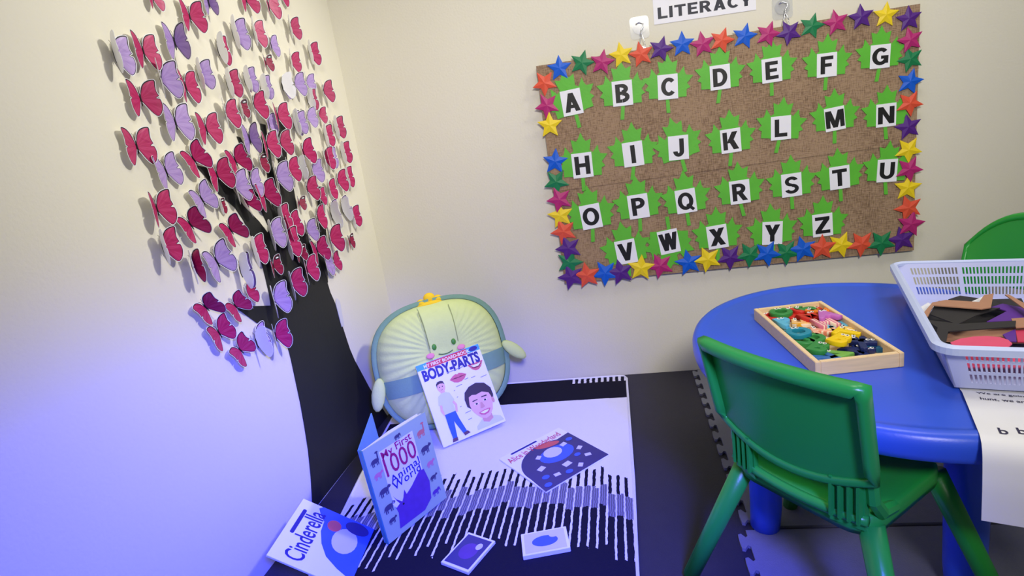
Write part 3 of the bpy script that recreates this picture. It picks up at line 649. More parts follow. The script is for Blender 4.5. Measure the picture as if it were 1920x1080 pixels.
port = [(up_([(.55, .03), (.56, .075), (.66, .13), (.84, .13), (.95, .09), (.985, .03)]), shirt), (up_([(.68, .10), (.675, .19), (.83, .19), (.84, .10), (.76, .07)]), skin2),
  (up_([(.52, .33), (.515, .42), (.55, .50), (.64, .55), (.76, .565), (.88, .53), (.95, .45), (.955, .36), (.93, .30), (.89, .28), (.60, .26)]), hair),
  (up_([(.56, .34), (.585, .43), (.66, .45), (.78, .455), (.88, .44), (.915, .35), (.905, .27), (.875, .20), (.81, .14), (.74, .125), (.67, .15), (.605, .215), (.57, .27)]), skin),
  (E_(.925, .30, .022, .045), skin2), (up_([(.56, .36), (.60, .455), (.70, .43), (.80, .44), (.90, .40), (.93, .46), (.80, .53), (.62, .51)]), hair),
  (E_(.665, .325, .034, .013), WHITE), (E_(.81, .335, .034, .013), WHITE), (E_(.667, .325, .018, .013), eyep), (E_(.808, .335, .018, .013), eyep),
  (up_([(.615, .362), (.70, .367), (.70, .376), (.62, .374)]), hair), (up_([(.765, .376), (.855, .374), (.85, .386), (.77, .388)]), hair),
  (up_([(.725, .325), (.75, .325), (.775, .262), (.735, .252), (.70, .258)]), skin2), (up_([(.65, .215), (.70, .225), (.80, .228), (.845, .222), (.80, .178), (.735, .168), (.68, .185)]), lipm),
  (up_([(.675, .212), (.735, .218), (.82, .216), (.78, .192), (.72, .188)]), WHITE)]
shapes('boy_portrait_picture', bk, port, .0004)
lab = [(.46, .60, .10), (.62, .645, .06), (.72, .635, .07), (.86, .60, .10), (.46, .27, .09), (.47, .185, .06), (.40, .795, .26), (.41, .565, .02), (.42, .48, .02), (.42, .36, .02)]
shapes('caption_lines', bk, [(up_([(u, v_), (u+l, v_+.004), (u+l, v_+.012), (u, v_+.008)]), greyp) for u, v_, l in lab], .0004)
# animal picture dictionary standing open
kl, kr = on_z(730, 1020, .009), on_z(832, 941, .009); kd = kr-kl; KW = .203; kd.normalize(); kn = Vector((kd.y, -kd.x, 0))
KH = .272; kt = on_z(676, 857, KH)
ab = thing('picture_dictionary', 'green My First 1000 Animal World hardback standing open on the striped rug', 'book', frame(kl, kd+Vector((0, 0, .03)), Vector((0, 0, 1))-kn*.04-kd*.03))
covm = mat('sage_cover_print', rgb(160, 180, 140), .35, .06, 18); teal = mat('teal_spine_print', rgb(66, 128, 132), .4, .08)
box('front_cover', 0, KW, 0, KH, -.003, 0, covm, ab); box('spine', -.003, .001, 0, KH, -.016, -.0005, teal, ab)
box('page_block', .002, KW-.006, .004, KH-.004, -.014, -.0035, mat('page_edges', rgb(226, 224, 226), .7, .06, 6, .4, 220, stretch=(4, 4, 400)), ab)
pgw = prism([(.002, -.0145), (KW*.5, -.030), (KW*.96, -.026), (KW*.96, -.0255), (KW*.5, -.0292), (.002, -.0140)], .004, KH-.006)
pg = mesh('loose_page', [(x, z, y) for x, y, z in pgw[0]], pgw[1], WHITE, ab)
kb = on_z(703, 775, KH)-on_z(676, 857, KH); kb.z = 0; loc = Vector((kb.dot(kd), 0, kb.dot(kn))).normalized()*KW*1.0
bc = box('back_cover', 0, KW, 0, KH, -.0015, .0015, mat('blue_endpaper', rgb(92, 142, 190), .45, .06), ab)
bc.location = (-.002, 0, -.016); bc.rotation_euler = (0, math.atan2(-loc.z, loc.x), 0)
KU = lambda L: [(a*KW, b*KH) for a, b in L]
panel = mat('pale_panel_print', rgb(222, 222, 226), .4, .03); purp = mat('purple_beast_print', rgb(92, 56, 130), .4, .2, 40); plum = mat('plum_lettering', rgb(158, 36, 82), .4, .05); inkb = mat('dark_animal_print', rgb(70, 66, 84), .5, .2, 60)
gir = mat('giraffe_print', rgb(196, 112, 92), .5, .15, 80); ora = mat('rose_animal_print', rgb(196, 120, 128), .5, .12, 50)
shapes('title_panel', ab, [(KU([(.20, .30), (.74, .30), (.74, .90), (.20, .90)]), panel)], .0002)
text('title_lettering', 'My First', .030, plum, ab, (KW*.46, KH*.845, .0006), R(4), .012, .0001)
n1 = text('title_number', '1000', .075, plum, ab, (KW*.47, KH*.72, .0006), R(2), .006, .0001); kx = KW*.50/(2*max(v.co.x for v in n1.data.vertices))
for v in n1.data.vertices: v.co.x *= kx
text('title_lettering', 'Animal', .032, navy, ab, (KW*.49, KH*.575, .0006), R(3), .01, .0001, space=1.1); text('title_lettering', 'World', .032, navy, ab, (KW*.49, KH*.50, .0006), R(3), .01, .0001, space=1.1)
shapes('rhino_picture', ab, [(KU([(.20, .06), (.24, .22), (.20, .36), (.22, .42), (.26, .36), (.33, .30), (.36, .33), (.40, .40), (.42, .34), (.52, .38), (.68, .47), (.76, .46), (.80, .30), (.76, .12), (.62, .05)]), purp), (KU([(.22, .42), (.19, .34), (.23, .28), (.29, .30), (.26, .34)]), WHITE), (circ(KW*.34, KH*.27, .003), eyep)], .0004)
def beast(name, cx, cy, s, m, long_neck=False, trunk=False):
    b = [circ(0, 0, 1.0, .55, 14)]
    for lx in (-.75, -.4, .35, .7): b.append([(lx-.13, -.2), (lx+.13, -.2), (lx+.1, -1.1), (lx-.1, -1.1)])
    if long_neck: b += [[(.6, .2), (.95, .0), (1.0, 1.7), (.75, 1.7)], circ(.75, 1.75, .42, .22, 10)]
    elif trunk: b += [circ(1.0, .25, .48, .45, 12), [(1.3, .2), (1.5, .1), (1.55, -.7), (1.4, -.7)]]
    else: b += [circ(1.15, .3, .42, .32, 12), [(1.0, .5), (1.1, .85), (1.25, .5)]]
    b.append([(-.9, .2), (-1.25, -.4), (-1.15, -.45), (-.85, 0)])
    shapes(name, ab, [([(KW*cx+x*s, KH*cy+y*s) for x, y in L], m) for L in b], .0004, .00004)
beast('giraffe_picture', .86, .83, .013, gir, True); beast('buffalo_picture', .86, .645, .014, inkb); beast('cow_picture', .88, .47, .011, ora); beast('deer_picture', .87, .31, .010, inkb); beast('elephant_picture', .85, .15, .011, purp, trunk=True)
beast('zebra_picture', .12, .84, .012, inkb, True); beast('pig_picture', .11, .70, .011, ora); beast('crocodile_picture', .13, .52, .014, inkb); beast('hippo_picture', .13, .34, .014, inkb); beast('lizard_picture', .13, .20, .010, inkb); beast('elephant_picture', .50, .94, .008, inkb, trunk=True)
# flat square story books (own generic patterns instead of the story figures)
darkc = mat('indigo_cover_print', rgb(58, 52, 104), .3, .1, 20); redt = mat('red_title_print', rgb(196, 66, 76), .4, .05); bluep = mat('blue_print', rgb(64, 96, 200), .4, .1, 30); palep = mat('pale_print', rgb(206, 204, 222), .4, .05); rose = mat('rose_print', rgb(206, 92, 92), .4, .1, 40)
aT, aR, aB, aL = [on_z(x, y, .006) for x, y in ((1045, 805), (1145, 853), (1037, 922), (924, 865))]
ac = (aT+aR+aB+aL)/4; ax_ = ((aT-aL)+(aR-aB)).normalized(); AS = .244
al = thing('story_book', 'square Alice in Wonderland story book lying flat on the rug', 'book', frame((ac.x, ac.y, .0055), ax_, Vector((-ax_.y, ax_.x, 0))))
box('book_block', -AS/2, AS/2, -AS/2, AS/2, 0, .005, gloss, al, .0006)
q = AS
disc = [(-.5, -.5), (.5, -.5), (.5, .30)]+[(x, y) for x, y in circ(.02, -.12, .50, .47, 22, R(58), R(185))]
shapes('cover_picture', al, [([(x*q, y*q) for x, y in disc], darkc), ([(x*q, y*q) for x, y in circ(.08, .02, .25, .17, 20)], bluep), ([(x*q, y*q) for x, y in circ(.06, .08, .13, .11, 16)], palep), ([(x*q, y*q) for x, y in circ(.12, .27, .17, .06, 16, rot=-.3)], rose)]
  + [([(q*(cx+s*a*math.cos(t)-s*b*math.sin(t)), q*(cy+s*a*math.sin(t)+s*b*math.cos(t))) for a, b in ((-1, -.75), (1, -.75), (1, .75), (-1, .75))], palep) for cx, cy, s, t in ((-.26, -.10, .05, .3), (-.14, .12, .04, .6), (.27, .12, .045, .2), (.36, -.10, .04, .5), (.02, -.26, .055, .1), (.33, -.30, .04, -.4), (.12, -.40, .04, .7), (-.20, -.34, .04, -.2))]
  + [([(q*x, q*y) for x, y in circ(cx, cy, s, s*.8, 12)], bluep) for cx, cy, s in ((-.33, -.28, .05), (.24, -.20, .045), (-.06, -.40, .05), (.40, .16, .05), (-.40, -.42, .05))], .0051, .00006)
text('title_lettering', 'Alice in Wonderland', .040, redt, al, (-.03*q, .36*q, .0056), R(3), .006, .0001)
ttl = [o for o in al.children if o.name.startswith('title')][0]; kx = AS*.86/(2*max(v.co.x for v in ttl.data.vertices))
for v in ttl.data.vertices: v.co.x *= kx
shapes('title_label', al, [([(x*q, y*q) for x, y in rrect(-.34, .08, .44, .475, .012)], navy)], .0052)
# Cinderella book leaning on the left wall
C1 = on_x(569, 941, .065); CS = .205; xdir = Vector((-.12, 1, 0)).normalized()
sn = C1.z/CS; ydir = Vector((-1, -.12, 0)).normalized()*math.sqrt(1-sn*sn)+Vector((0, 0, sn)); C0 = C1-ydir*CS-xdir*CS+Vector((0, 0, .006))
cn = thing('story_book', 'square Cinderella story book leaning against the left wall', 'book', frame(C0, xdir, ydir))
box('book_block', 0, CS, 0, CS, .0, .005, gloss, cn, .0006)
q = CS
shapes('cover_picture', cn, [([(x*q, y*q) for x, y in [(.12, 0), (1, 0), (1, .72), (.95, .76), (.86, .70), (.78, .62), (.62, .60), (.45, .52), (.30, .40), (.2, .22)]], bluep), ([(x*q, y*q) for x, y in circ(.62, .28, .2, .16)], palep), ([(x*q, y*q) for x, y in circ(.78, .48, .09, .09)], rose), ([(x*q, y*q) for x, y in circ(.88, .2, .1, .16)], darkc)], .0051)
tt = text('title_lettering', 'Cinderella', .06, navy, cn, (.48*q, .74*q, .0056), R(2), .008, .0001); kx = CS*.80/(2*max(v.co.x for v in tt.data.vertices))
for v in tt.data.vertices: v.co.x *= kx; v.co.y *= 1.15
shapes('title_label', cn, [([(x*q, y*q) for x, y in rrect(.42, .84, .875, .925, .02)], navy)], .0052)
# two small books at the front of the rug
def small_book(pp, label, cm, inner, th):
    c = [on_z(x, y, th) for x, y in pp]; o = (c[0]+c[1]+c[2]+c[3])/4; dx = ((c[2]-c[1])+(c[3]-c[0])).normalized()
    wd = ((c[2]-c[1]).length+(c[3]-c[0]).length)/2; hg = ((c[1]-c[0]).length+(c[2]-c[3]).length)/2
    t = thing('small_book', label, 'book', frame((o.x, o.y, .0055), dx, Vector((-dx.y, dx.x, 0))))
    box('book_block', -wd/2, wd/2, -hg/2, hg/2, 0, th-.006, gloss, t, .0008)
    shapes('cover_picture', t, [([(a*wd/2, b*hg/2) for a, b in ((-.88, -.88), (.88, -.88), (.88, .88), (-.88, .88))], cm), ([(a*wd, b*hg) for a, b in circ(.0, .0, .28, .24)], inner), ([(a*wd, b*hg) for a, b in circ(.2, .2, .1, .1)], palep)], th-.0058)
small_book([(824, 1050), (881, 1000), (925, 1011), (881, 1076)], 'small dark picture book flat on the rug nearest the viewer', darkc, purp, .014)
small_book([(985, 1042), (972, 1002), (1064, 986), (1066, 1026)], 'small pale picture book flat on the black end of the rug', palep, bluep, .018)

# ------------------------------------------------------------------ table
TH = .44; tc_ = Vector((1.495, -.833)); TR = .414; MZ = .008
bluem = mat('blue_plastic', rgb(52, 92, 222), .32, .05, 8, .08, 260, .45)
tb = thing('activity_table', 'round blue plastic kindergarten table with thick rounded rim', 'table', Matrix.Translation((tc_.x, tc_.y, 0)))
def tab_r(th):
    w_ = (th-R(195)+PI) % (2*PI)-PI
    return TR*(1+.035*math.cos(2*(th-R(100)))-.055*math.exp(-(w_/R(50))**2))
prof = [(0, TH), (.5, TH), (.90, TH), (.925, TH), (.935, TH+.003), (.955, TH+.0045), (.975, TH+.003), (.99, TH-.003), (1.0, TH-.014), (1.0, TH-.032), (.993, TH-.042), (.98, TH-.046), (.965, TH-.044), (.955, TH-.030), (.94, TH-.022), (0, TH-.022)]
V, F = [], []; NT = 96
for rr, z in prof:
    for k in range(NT):
        t = 2*PI*k/NT; r_ = max(.001, rr)*tab_r(t); V.append((r_*math.cos(t), r_*math.sin(t), z))
for i in range(len(prof)-1):
    for k in range(NT): F.append((i*NT+k, i*NT+(k+1) % NT, (i+1)*NT+(k+1) % NT, (i+1)*NT+k))
F += [tuple(range(NT)), tuple(range((len(prof)-1)*NT, len(prof)*NT))]
mesh('tabletop', V, F, bluem, tb, smooth=True)
for a in range(4):
    an = R(-76+90*a); d = Vector((math.cos(an), math.sin(an), 0)); rad = .262
    joined('leg', [tube([d*(rad+.004)+Vector((0, 0, MZ)), d*rad+Vector((0, 0, .06)), d*(rad-.004)+Vector((0, 0, TH-.06)), d*(rad-.006)+Vector((0, 0, TH-.021))], [.033, .035, .038, .044], 20)], bluem, tb, True)

# ------------------------------------------------------------------ chairs
greenm = mat('green_plastic', rgb(34, 150, 52), .32, .05, 10, .08, 260, .45)
def chair(label, origin, fwd, arch=0.0, corner=.02):
    f_ = Vector((fwd[0], fwd[1], 0)).normalized(); r_ = Vector((f_.y, -f_.x, 0))
    t = thing('chair', label, 'chair', frame((origin[0], origin[1], MZ), r_, f_), 'green plastic chairs at the table')
    hw, zt = .147, .568
    def S(u, v_):
        x = u*(hw-.004+.004*v_); zb = .394-.032*(1-u*u)
        top = zt-arch*abs(u)**2.2; z = zb+(top-zb)*v_
        y = -.166-.036*v_+.016*u*u
        return Vector((x, y, z))
    nu, nv = 20, 8; V, F = [], []
    for off in (0, .005):
        for j in range(nv+1):
            for i in range(nu+1): p = S(-1+2*i/nu, j/nv); V.append((p.x, p.y+off, p.z))
    n1_ = (nu+1)*(nv+1)
    for j in range(nv):
        for i in range(nu):
            a = j*(nu+1)+i; F += [(a, a+1, a+nu+2, a+nu+1), (n1_+a, n1_+a+nu+1, n1_+a+nu+2, n1_+a+1)]
    loop = [(i, 0) for i in range(nu)]+[(nu, j) for j in range(nv)]+[(i, nv) for i in range(nu, 0, -1)]+[(0, j) for j in range(nv, 0, -1)]
    L = [Vector(V[j*(nu+1)+i]) for i, j in loop]
    # thick rolled rim, pushed backwards; bottom edge stays thin
    c = sum(L, Vector())/len(L); RV, RF = [], []
    for (i, j), p in zip(loop, L):
        inw = (c-p); inw.y = 0
        inw = Vector((-1 if i == nu else (1 if i == 0 else 0), 0, -1 if j == nv else (1 if j == 0 else 0))); inw = inw.normalized() if inw.length else Vector((0, 0, 1))
        k = 1.0 if j > 0 else .35
        for a, b in ((.0, .010), (-.003, .004), (-.003, -.012), (.001, -.018), (.009, -.018), (.012, -.012), (.012, .004), (.008, .010)):
            q = p+inw*a*(1.5 if j == nv else 1.0)+Vector((0, b*k, 0)); RV.append(q)
    m8 = len(L)
    for i in range(m8):
        for k in range(8): RF.append((i*8+k, i*8+(k+1) % 8, ((i+1) % m8)*8+(k+1) % 8, ((i+1) % m8)*8+k))
    bo = joined('backrest', [(V, F), (RV, RF)], greenm, t, True)
    for s_ in (-1, 1):
        st = [prism([(s_*.122, -.146), (s_*.072, -.158), (s_*.072, -.146), (s_*.122, -.134)], .298, .398)]
        for k in range(4): x = s_*(.078+.013*k); yy = -.157+.003*k; st.append(box_v(x-.0025, x+.0025, yy-.010, yy+.004, .312, .385))
        st.append(tube([(s_*.126, -.140, .41), (s_*.128, -.134, .35), (s_*.128, -.112, .320), (s_*.126, -.07, .308)], [.010, .011, .012, .010], 8))
        joined('back_support', st, greenm, t, False)
    rim = [Vector((x, -.158+.9*x*x, .313+.25*x*x)) for x in [-.126+.018*k for k in range(15)]]
    joined('handle_bar', [tube(rim, .009, 8)], greenm, t, True)
    V, F = [], []; n_ = 14
    out = rrect(-.130, .130, -.150, .100, .045, 5)
    prof_ = [(1.0, .283), (1.02, .296), (1.0, .313), (.95, .317), (.7, .311), (.3, .307)]
    for sc, z in prof_: V += [(x*sc, y*sc, z) for x, y in out]
    m_ = len(out)
    for i in range(len(prof_)-1):
        for k in range(m_): F.append((i*m_+k, i*m_+(k+1) % m_, (i+1)*m_+(k+1) % m_, (i+1)*m_+k))
    F.append(tuple(range((len(prof_)-1)*m_, len(prof_)*m_)))
    b0_ = len(V); V += [(x*.97, y*.97, .299) for x, y in out]; F.append(tuple(range(b0_+m_-1, b0_-1, -1)))
    for k in range(m_): F.append((k, b0_+k, b0_+(k+1) % m_, (k+1) % m_))
    mesh('seat', V, F, greenm, t, smooth=True)
    for sx in (-1, 1):
        for sy in (-1, 1):
            joined('leg', [tube([(sx*.222, (-.195, .150)[sy > 0], 0), (sx*.180, (-.165, .120)[sy > 0], .12), (sx*.118, (-.122, .080)[sy > 0], .296)], [.0165, .018, .020], 14)], greenm, t, True)
    return t
t1, t2 = on_z(1312, 640, .572), on_z(1622, 737, .572); mid = (t1+t2)/2; dr = (t2-t1); dr.z = 0; dr.normalize(); fd = Vector((-dr.y, dr.x, 0))
o1 = mid+fd*.195
chair('green plastic chair with its back to the viewer in front of the table', (o1.x, o1.y), (fd.x, fd.y))
t3 = on_z(1925, 432, .57)
chair('green plastic chair on the far side of the table behind the basket', (2.035-.10, -.50+.0), (-.80, -.60), arch=.10)

# ------------------------------------------------------------------ wooden tray of toy letters
woodm = mat('pale_pine', rgb(236, 208, 164), .55, .16, 6, .15, 60, stretch=(3, 40, 40))
trz = TH+.0005
TM = Matrix.Translation((1.387, -.829, trz)) @ Matrix.Rotation(.103, 4, 'Z')
tray = thing('wooden_tray', 'pale pine tray full of colourful wooden letters on the blue table', 'tray', TM)
tw, tl, rh = .170, .345, .030
box('base_panel', -tw/2+.004, tw/2-.004, -tl/2+.004, tl/2-.004, 0, .006, woodm, tray)
box('rail', -tw/2, -tw/2+.010, -tl/2, tl/2, 0, rh, woodm, tray, .001); box('rail', tw/2-.010, tw/2, -tl/2, tl/2, 0, rh, woodm, tray, .001)
box('rail', -tw/2+.010, tw/2-.010, -tl/2, -tl/2+.010, 0, rh, woodm, tray, .001); box('rail', -tw/2+.010, tw/2-.010, tl/2-.010, tl/2, 0, rh, woodm, tray, .001)
TC = {'red': rgb(206, 44, 40), 'green': rgb(52, 140, 70), 'yellow': rgb(244, 206, 20), 'orange': rgb(240, 130, 44), 'pink': rgb(222, 124, 150), 'purple': rgb(196, 108, 196), 'peach': rgb(236, 142, 112), 'light blue': rgb(96, 182, 220), 'teal': rgb(36, 140, 170), 'navy': rgb(26, 40, 98), 'dark teal': rgb(24, 84, 122), 'blue': rgb(52, 106, 176), 'gold': rgb(238, 170, 30), 'light green': rgb(116, 178, 84)}
striped = {}
def stripe_mat(c):
    if c in striped: return striped[c]
    m = bpy.data.materials.new('striped_'+c.replace(' ', '_')); m.use_nodes = True; nt = m.node_tree; b = nt.nodes['Principled BSDF']; b.inputs['Roughness'].default_value = .35
    tcn = nt.nodes.new('ShaderNodeTexCoord'); wv = nt.nodes.new('ShaderNodeTexWave'); wv.inputs['Scale'].default_value = 45; wv.inputs['Distortion'].default_value = .6
    nt.links.new(tcn.outputs['Object'], wv.inputs['Vector']); cr = nt.nodes.new('ShaderNodeValToRGB'); cr.color_ramp.interpolation = 'CONSTANT'
    cr.color_ramp.elements[0].color = TC[c]; cr.color_ramp.elements[1].color = rgb(250, 226, 200); cr.color_ramp.elements[1].position = .68
    nt.links.new(wv.outputs[0], cr.inputs[0]); nt.links.new(cr.outputs[0], b.inputs['Base Color']); striped[c] = m; return m
TOYS = [('C',1440,587,'red',40,0,0,'at the far left corner'),('O',1463,583,'green',0,1,0,'near the far left corner'),('i',1482,575,'red',30,1,0,'with a ladybird look near the back left'),('S',1505,576,'green',60,1,0,'by the back rail'),
 ('E',1530,563,'yellow',10,0,0,'in the far right corner'),('I',1546,571,'orange',75,0,0,'along the right rail near the far corner'),('W',1530,579,'red',20,0,0,'just below the orange letter'),('K',1497,590,'red',-10,0,0,'left of the middle near the back'),
 ('M',1517,592,'red',15,1,0,'above the middle'),('L',1563,578,'orange',55,1,0,'leaning on the right rail'),('D',1581,594,'red',10,0,0,'with a hole beside the right rail'),('A',1547,588,'purple',0,2,0,'on top in the middle'),
 ('H',1545,602,'pink',5,1,1,'striped, in the middle under the purple one'),('Z',1543,618,'peach',80,0,1,'striped, at the very middle'),('E',1506,603,'gold',70,0,1,'striped, left of the middle'),('P',1471,602,'light blue',10,1,0,'at the left rail'),
 ('J',1470,613,'light blue',0,0,0,'under the upper light blue one'),('O',1494,619,'teal',0,1,0,'ring at the left rail'),('E',1581,606,'light blue',95,0,0,'right of the middle'),('H',1611,612,'yellow',30,0,1,'striped, at the right rail'),
 ('T',1584,618,'yellow',40,1,0,'above the yellow ring letter'),('B',1569,629,'yellow',-60,2,0,'with a ring near the middle right'),('D',1522,629,'green',20,0,0,'left of the large yellow letter'),('U',1501,634,'green',50,0,0,'at the left rail below the teal ring'),
 ('B',1529,644,'green',-50,1,0,'with two holes near the front left'),('V',1566,656,'light green',80,0,0,'long, by the front rail'),('N',1534,662,'blue',20,0,0,'in the near corner'),('X',1614,625,'navy',20,0,0,'highest of the navy ones'),
 ('F',1633,629,'navy',60,1,0,'by the right rail'),('T',1607,638,'navy',-20,1,0,'in the middle of the navy ones'),('X',1598,647,'navy',30,0,0,'left among the navy ones'),('Y',1609,655,'navy',0,0,0,'nearest the front rail'),('I',1646,641,'dark teal',65,0,0,'bar in the near right corner')]
eyew = mat('toy_eye_white', rgb(245, 245, 245), .3); eyeb = mat('toy_eye_black', rgb(15, 15, 15), .3)
TI = TM.inverted()
for n, (ch, x, y, c, a, lay, stp, where) in enumerate(TOYS):
    z = trz+.0065+.0085*lay
    P = on_z(x, y, z+.010); l = TI @ P; l.y = l.y*1.12-.010; l.x = max(-tw/2+.031, min(tw/2-.031, l.x)); l.y = max(-tl/2+.030, min(tl/2-.030, l.y)); P = TM @ l
    m = stripe_mat(c) if stp else mat('toy_'+c.replace(' ', '_'), TC[c], .35, .06, 40)
    sz = .066 if ch not in 'WM' else .054
    t = thing('toy_letter', '%s wooden toy letter %s, pine tray' % (c, where), 'toy letter', Matrix.Translation((P.x, P.y, z)) @ Matrix.Rotation(R(a+8), 4, 'Z'), 'wooden letters in the tray')
    g = text('letter_body', ch, sz, m, t, (0, 0, .006), 0, .030, .0045, bevel=.0012)
    top = [v.co for v in g.data.vertices if v.co.z > .003]; k = max(top, key=lambda q: q.y+.2*q.x)
    for e in (-1, 1):
        cxe, cye = k.x*.8+e*.0045, k.y-.008
        ee = joined('eye', [prism(circ(cxe, cye, .0040, .0040, 10), .0115, .0126)], eyew, t); joined('pupil', [prism(circ(cxe+.001, cye-.0005, .0019, .0019, 8), .0126, .0131)], eyeb, ee)

# ------------------------------------------------------------------ basket
lav = mat('lavender_plastic', rgb(188, 194, 238), .35, .03, 10, .05, 200, .45)
BZ = TH+.0052; bfl = on_z(1775, 722, BZ); rfl = on_z(1765, 652, BZ+.085); rbl = on_z(1677, 496, BZ+.085); rfr = on_z(1920, 650, BZ+.085)
ya = (rbl-rfl); ya.z = 0; LB = ya.length; ya.normalize(); xa = Vector((ya.y, -ya.x, 0))
BH, BWd, tp = .088, .40, .026
LBb = LB-2*tp
bas = thing('basket', 'lavender slotted plastic basket full of card strips on the blue table', 'basket', frame((rfl.x+xa.x*tp+ya.x*tp, rfl.y+xa.y*tp+ya.y*tp, BZ), xa, ya))
def bpt(side, s, h):
    """s metres along the side from its left/front corner at height h, in basket space"""
    k = tp*h/BH; L_ = LBb+2*k; W_ = BWd-2*tp+2*k
    x0, x1, y0, y1 = -k, BWd-2*tp+k, -k, LBb+k
    return {'f': (x0+s*W_, y0, h), 'b': (x0+s*W_, y1, h), 'l': (x0, y0+s*L_, h), 'r': (x1, y0+s*L_, h)}[side]
def slotted(side, length):
    c = .075; pitch = .0072; n = int((length*(1-2*c))/pitch); V, F = [], []
    hs = [0, .012, .030, .036, .054, .060, .076, BH]
    ss = [0, c*.5, c]+[x for i in range(n) for x in (c+(i+.55)*(1-2*c)/n, c+(i+1)*(1-2*c)/n)]+[1-c*.5, 1]
    for h in hs: V += [bpt(side, s, h) for s in ss]
    m_ = len(ss)
    for j in range(len(hs)-1):
        for i in range(m_-1):
            hole = j in (1, 3, 5) and 2 <= i < m_-3 and (i-2) % 2 == 0
            if side in 'fb' and n > 12 and abs((i-2)//2-int(n*.30)) < .6: hole = False
            if not hole: F.append((j*m_+i, j*m_+i+1, (j+1)*m_+i+1, (j+1)*m_+i))
    me = bpy.data.meshes.new('side_wall'); me.from_pydata(V, [], F); bm = bmesh.new(); bm.from_mesh(me)
    cen = Vector((BWd/2-tp, LBb/2, BH/2)); bmesh.ops.recalc_face_normals(bm, faces=bm.faces)
    nrm = {'f': (0, 1, 0), 'b': (0, -1, 0), 'l': (1, 0, 0), 'r': (-1, 0, 0)}[side]
    r2 = bmesh.ops.extrude_face_region(bm, geom=bm.faces[:])
    for v in r2['geom']:
        if isinstance(v, bmesh.types.BMVert): v.co += Vector(nrm)*.0025
    bmesh.ops.recalc_face_normals(bm, faces=bm.faces); bm.to_mesh(me); bm.free()
    return link('side_wall', me, bas, [lav])
slotted('f', BWd); slotted('b', BWd); slotted('l', LB); slotted('r', LB)
box('bottom', 0, BWd-2*tp, 0, LBb, 0, .003, lav, bas)
ro = rrect(-tp-.012, BWd-tp+.012, -tp-.012, LBb+tp+.012, .034, 6); ri = rrect(-tp+.003, BWd-tp-.003, -tp+.003, LBb+tp-.003, .024, 6); m_ = len(ro)
V = [(x, y, BH-.012) for x, y in ro]+[(x, y, BH) for x, y in ro]+[((x+a)/2, (y+b)/2, BH+.004) for (x, y), (a, b) in zip(ro, ri)]+[(x, y, BH+.001) for x, y in ri]+[(x, y, BH-.006) for x, y in ri]
F = [(i*m_+k, i*m_+(k+1) % m_, (i+1)*m_+(k+1) % m_, (i+1)*m_+k) for i in range(4) for k in range(m_)]+[(4*m_+k, 4*m_+(k+1) % m_, (k+1) % m_, k) for k in range(m_)]
mesh('rim', V, F, mat('pale_blue_rim', rgb(196, 208, 248), .3, .03, 10), bas, smooth=False)
# card pieces inside
BI = bas.matrix_world.inverted()
cardm = {'black': mat('black_card', rgb(44, 42, 44), .75, .1, 40), 'brown': mat('brown_card', rgb(176, 130, 104), .85, .08, 40, .2, 200), 'purple': mat('purple_card', rgb(92, 40, 150), .6, .1, 40), 'pink': mat('pink_card', rgb(226, 78, 120), .5, .06, 30), 'white': WHITE, 'crimson': mat('crimson_card', rgb(206, 60, 96), .6, .06)}
def piece(pp, z, c, label, tilt=0, thick=.0022):
    q = [on_z(x, y, z) for x, y in pp]; o = sum(q, Vector())/len(q)
    t = prism_obj('card_piece', [(a.x-o.x, a.y-o.y) for a in q], -thick/2, thick/2, cardm[c]); t.location = (o.x, o.y, z); t.rotation_euler = (R(tilt*.6), R(tilt), 0)
    tag(t, label, 'card piece', 'card pieces in the basket')
Z = BZ
piece([(1735,600),(1760,565),(1915,560),(1960,640),(1780,650)], Z+.012, 'black', 'large black card sheet lying lowest in the lavender basket')
piece([(1760,640),(1790,618),(1955,612),(1960,645)], Z+.020, 'brown', 'wide brown card under the L-shaped black strip in the basket')
piece([(1778,562),(1800,555),(1880,566),(1960,575),(1960,585),(1840,580)], Z+.030, 'black', 'black pointed card at the back of the basket under the brown zigzag')
piece([(1822,566),(1842,557),(1856,562),(1838,570)], Z+.034, 'white', 'small white card scrap at the back of the basket')
piece([(1720,580),(1740,568),(1752,574),(1740,590)], Z+.036, 'white', 'small white card scrap at the left end of the basket')
piece([(1790,598),(1868,578),(1888,584),(1850,604),(1960,600),(1960,586),(1880,570)], Z+.040, 'purple', 'purple card strip in the middle of the basket')
piece([(1744,590),(1752,573),(1875,578),(1830,592),(1795,609)], Z+.047, 'black', 'black folded card beneath the brown zigzag in the basket')
piece([(1728,592),(1748,568),(1774,563),(1836,567),(1845,554),(1863,551),(1858,577),(1840,580),(1750,573),(1740,594)], Z+.056, 'brown', 'brown zigzag card strip at the back left of the basket')
piece([(1884,553),(1892,553),(1960,592),(1960,608)], Z+.058, 'brown', 'brown straight card strip slanting at the back right of the basket')
piece([(1735,600),(1800,608),(1905,602),(1904,613),(1778,622),(1774,642),(1752,640),(1758,615)], Z+.052, 'black', 'black L-shaped card strip at the front of the basket')
piece([(1896,598),(1960,594),(1960,612),(1905,615)], Z+.050, 'brown', 'brown card at the right end of the black L-shaped strip')
piece([(1880,628),(1904,618),(1906,641),(1890,640)], Z+.045, 'purple', 'purple card scrap at the front of the basket')
piece([(1904,620),(1960,616),(1960,642),(1908,641)], Z+.043, 'crimson', 'crimson card scrap at the front right of the basket')
piece([(1782,643),(1800,636),(1825,632),(1850,631),(1875,633),(1890,638),(1898,645),(1890,652),(1790,654)], Z+.050, 'pink', 'round pink card leaning at the front of the basket')
piece([(1792,655),(1940,655),(1940,690),(1800,690)], Z+.024, 'pink', 'pink card seen through the front slots of the basket')

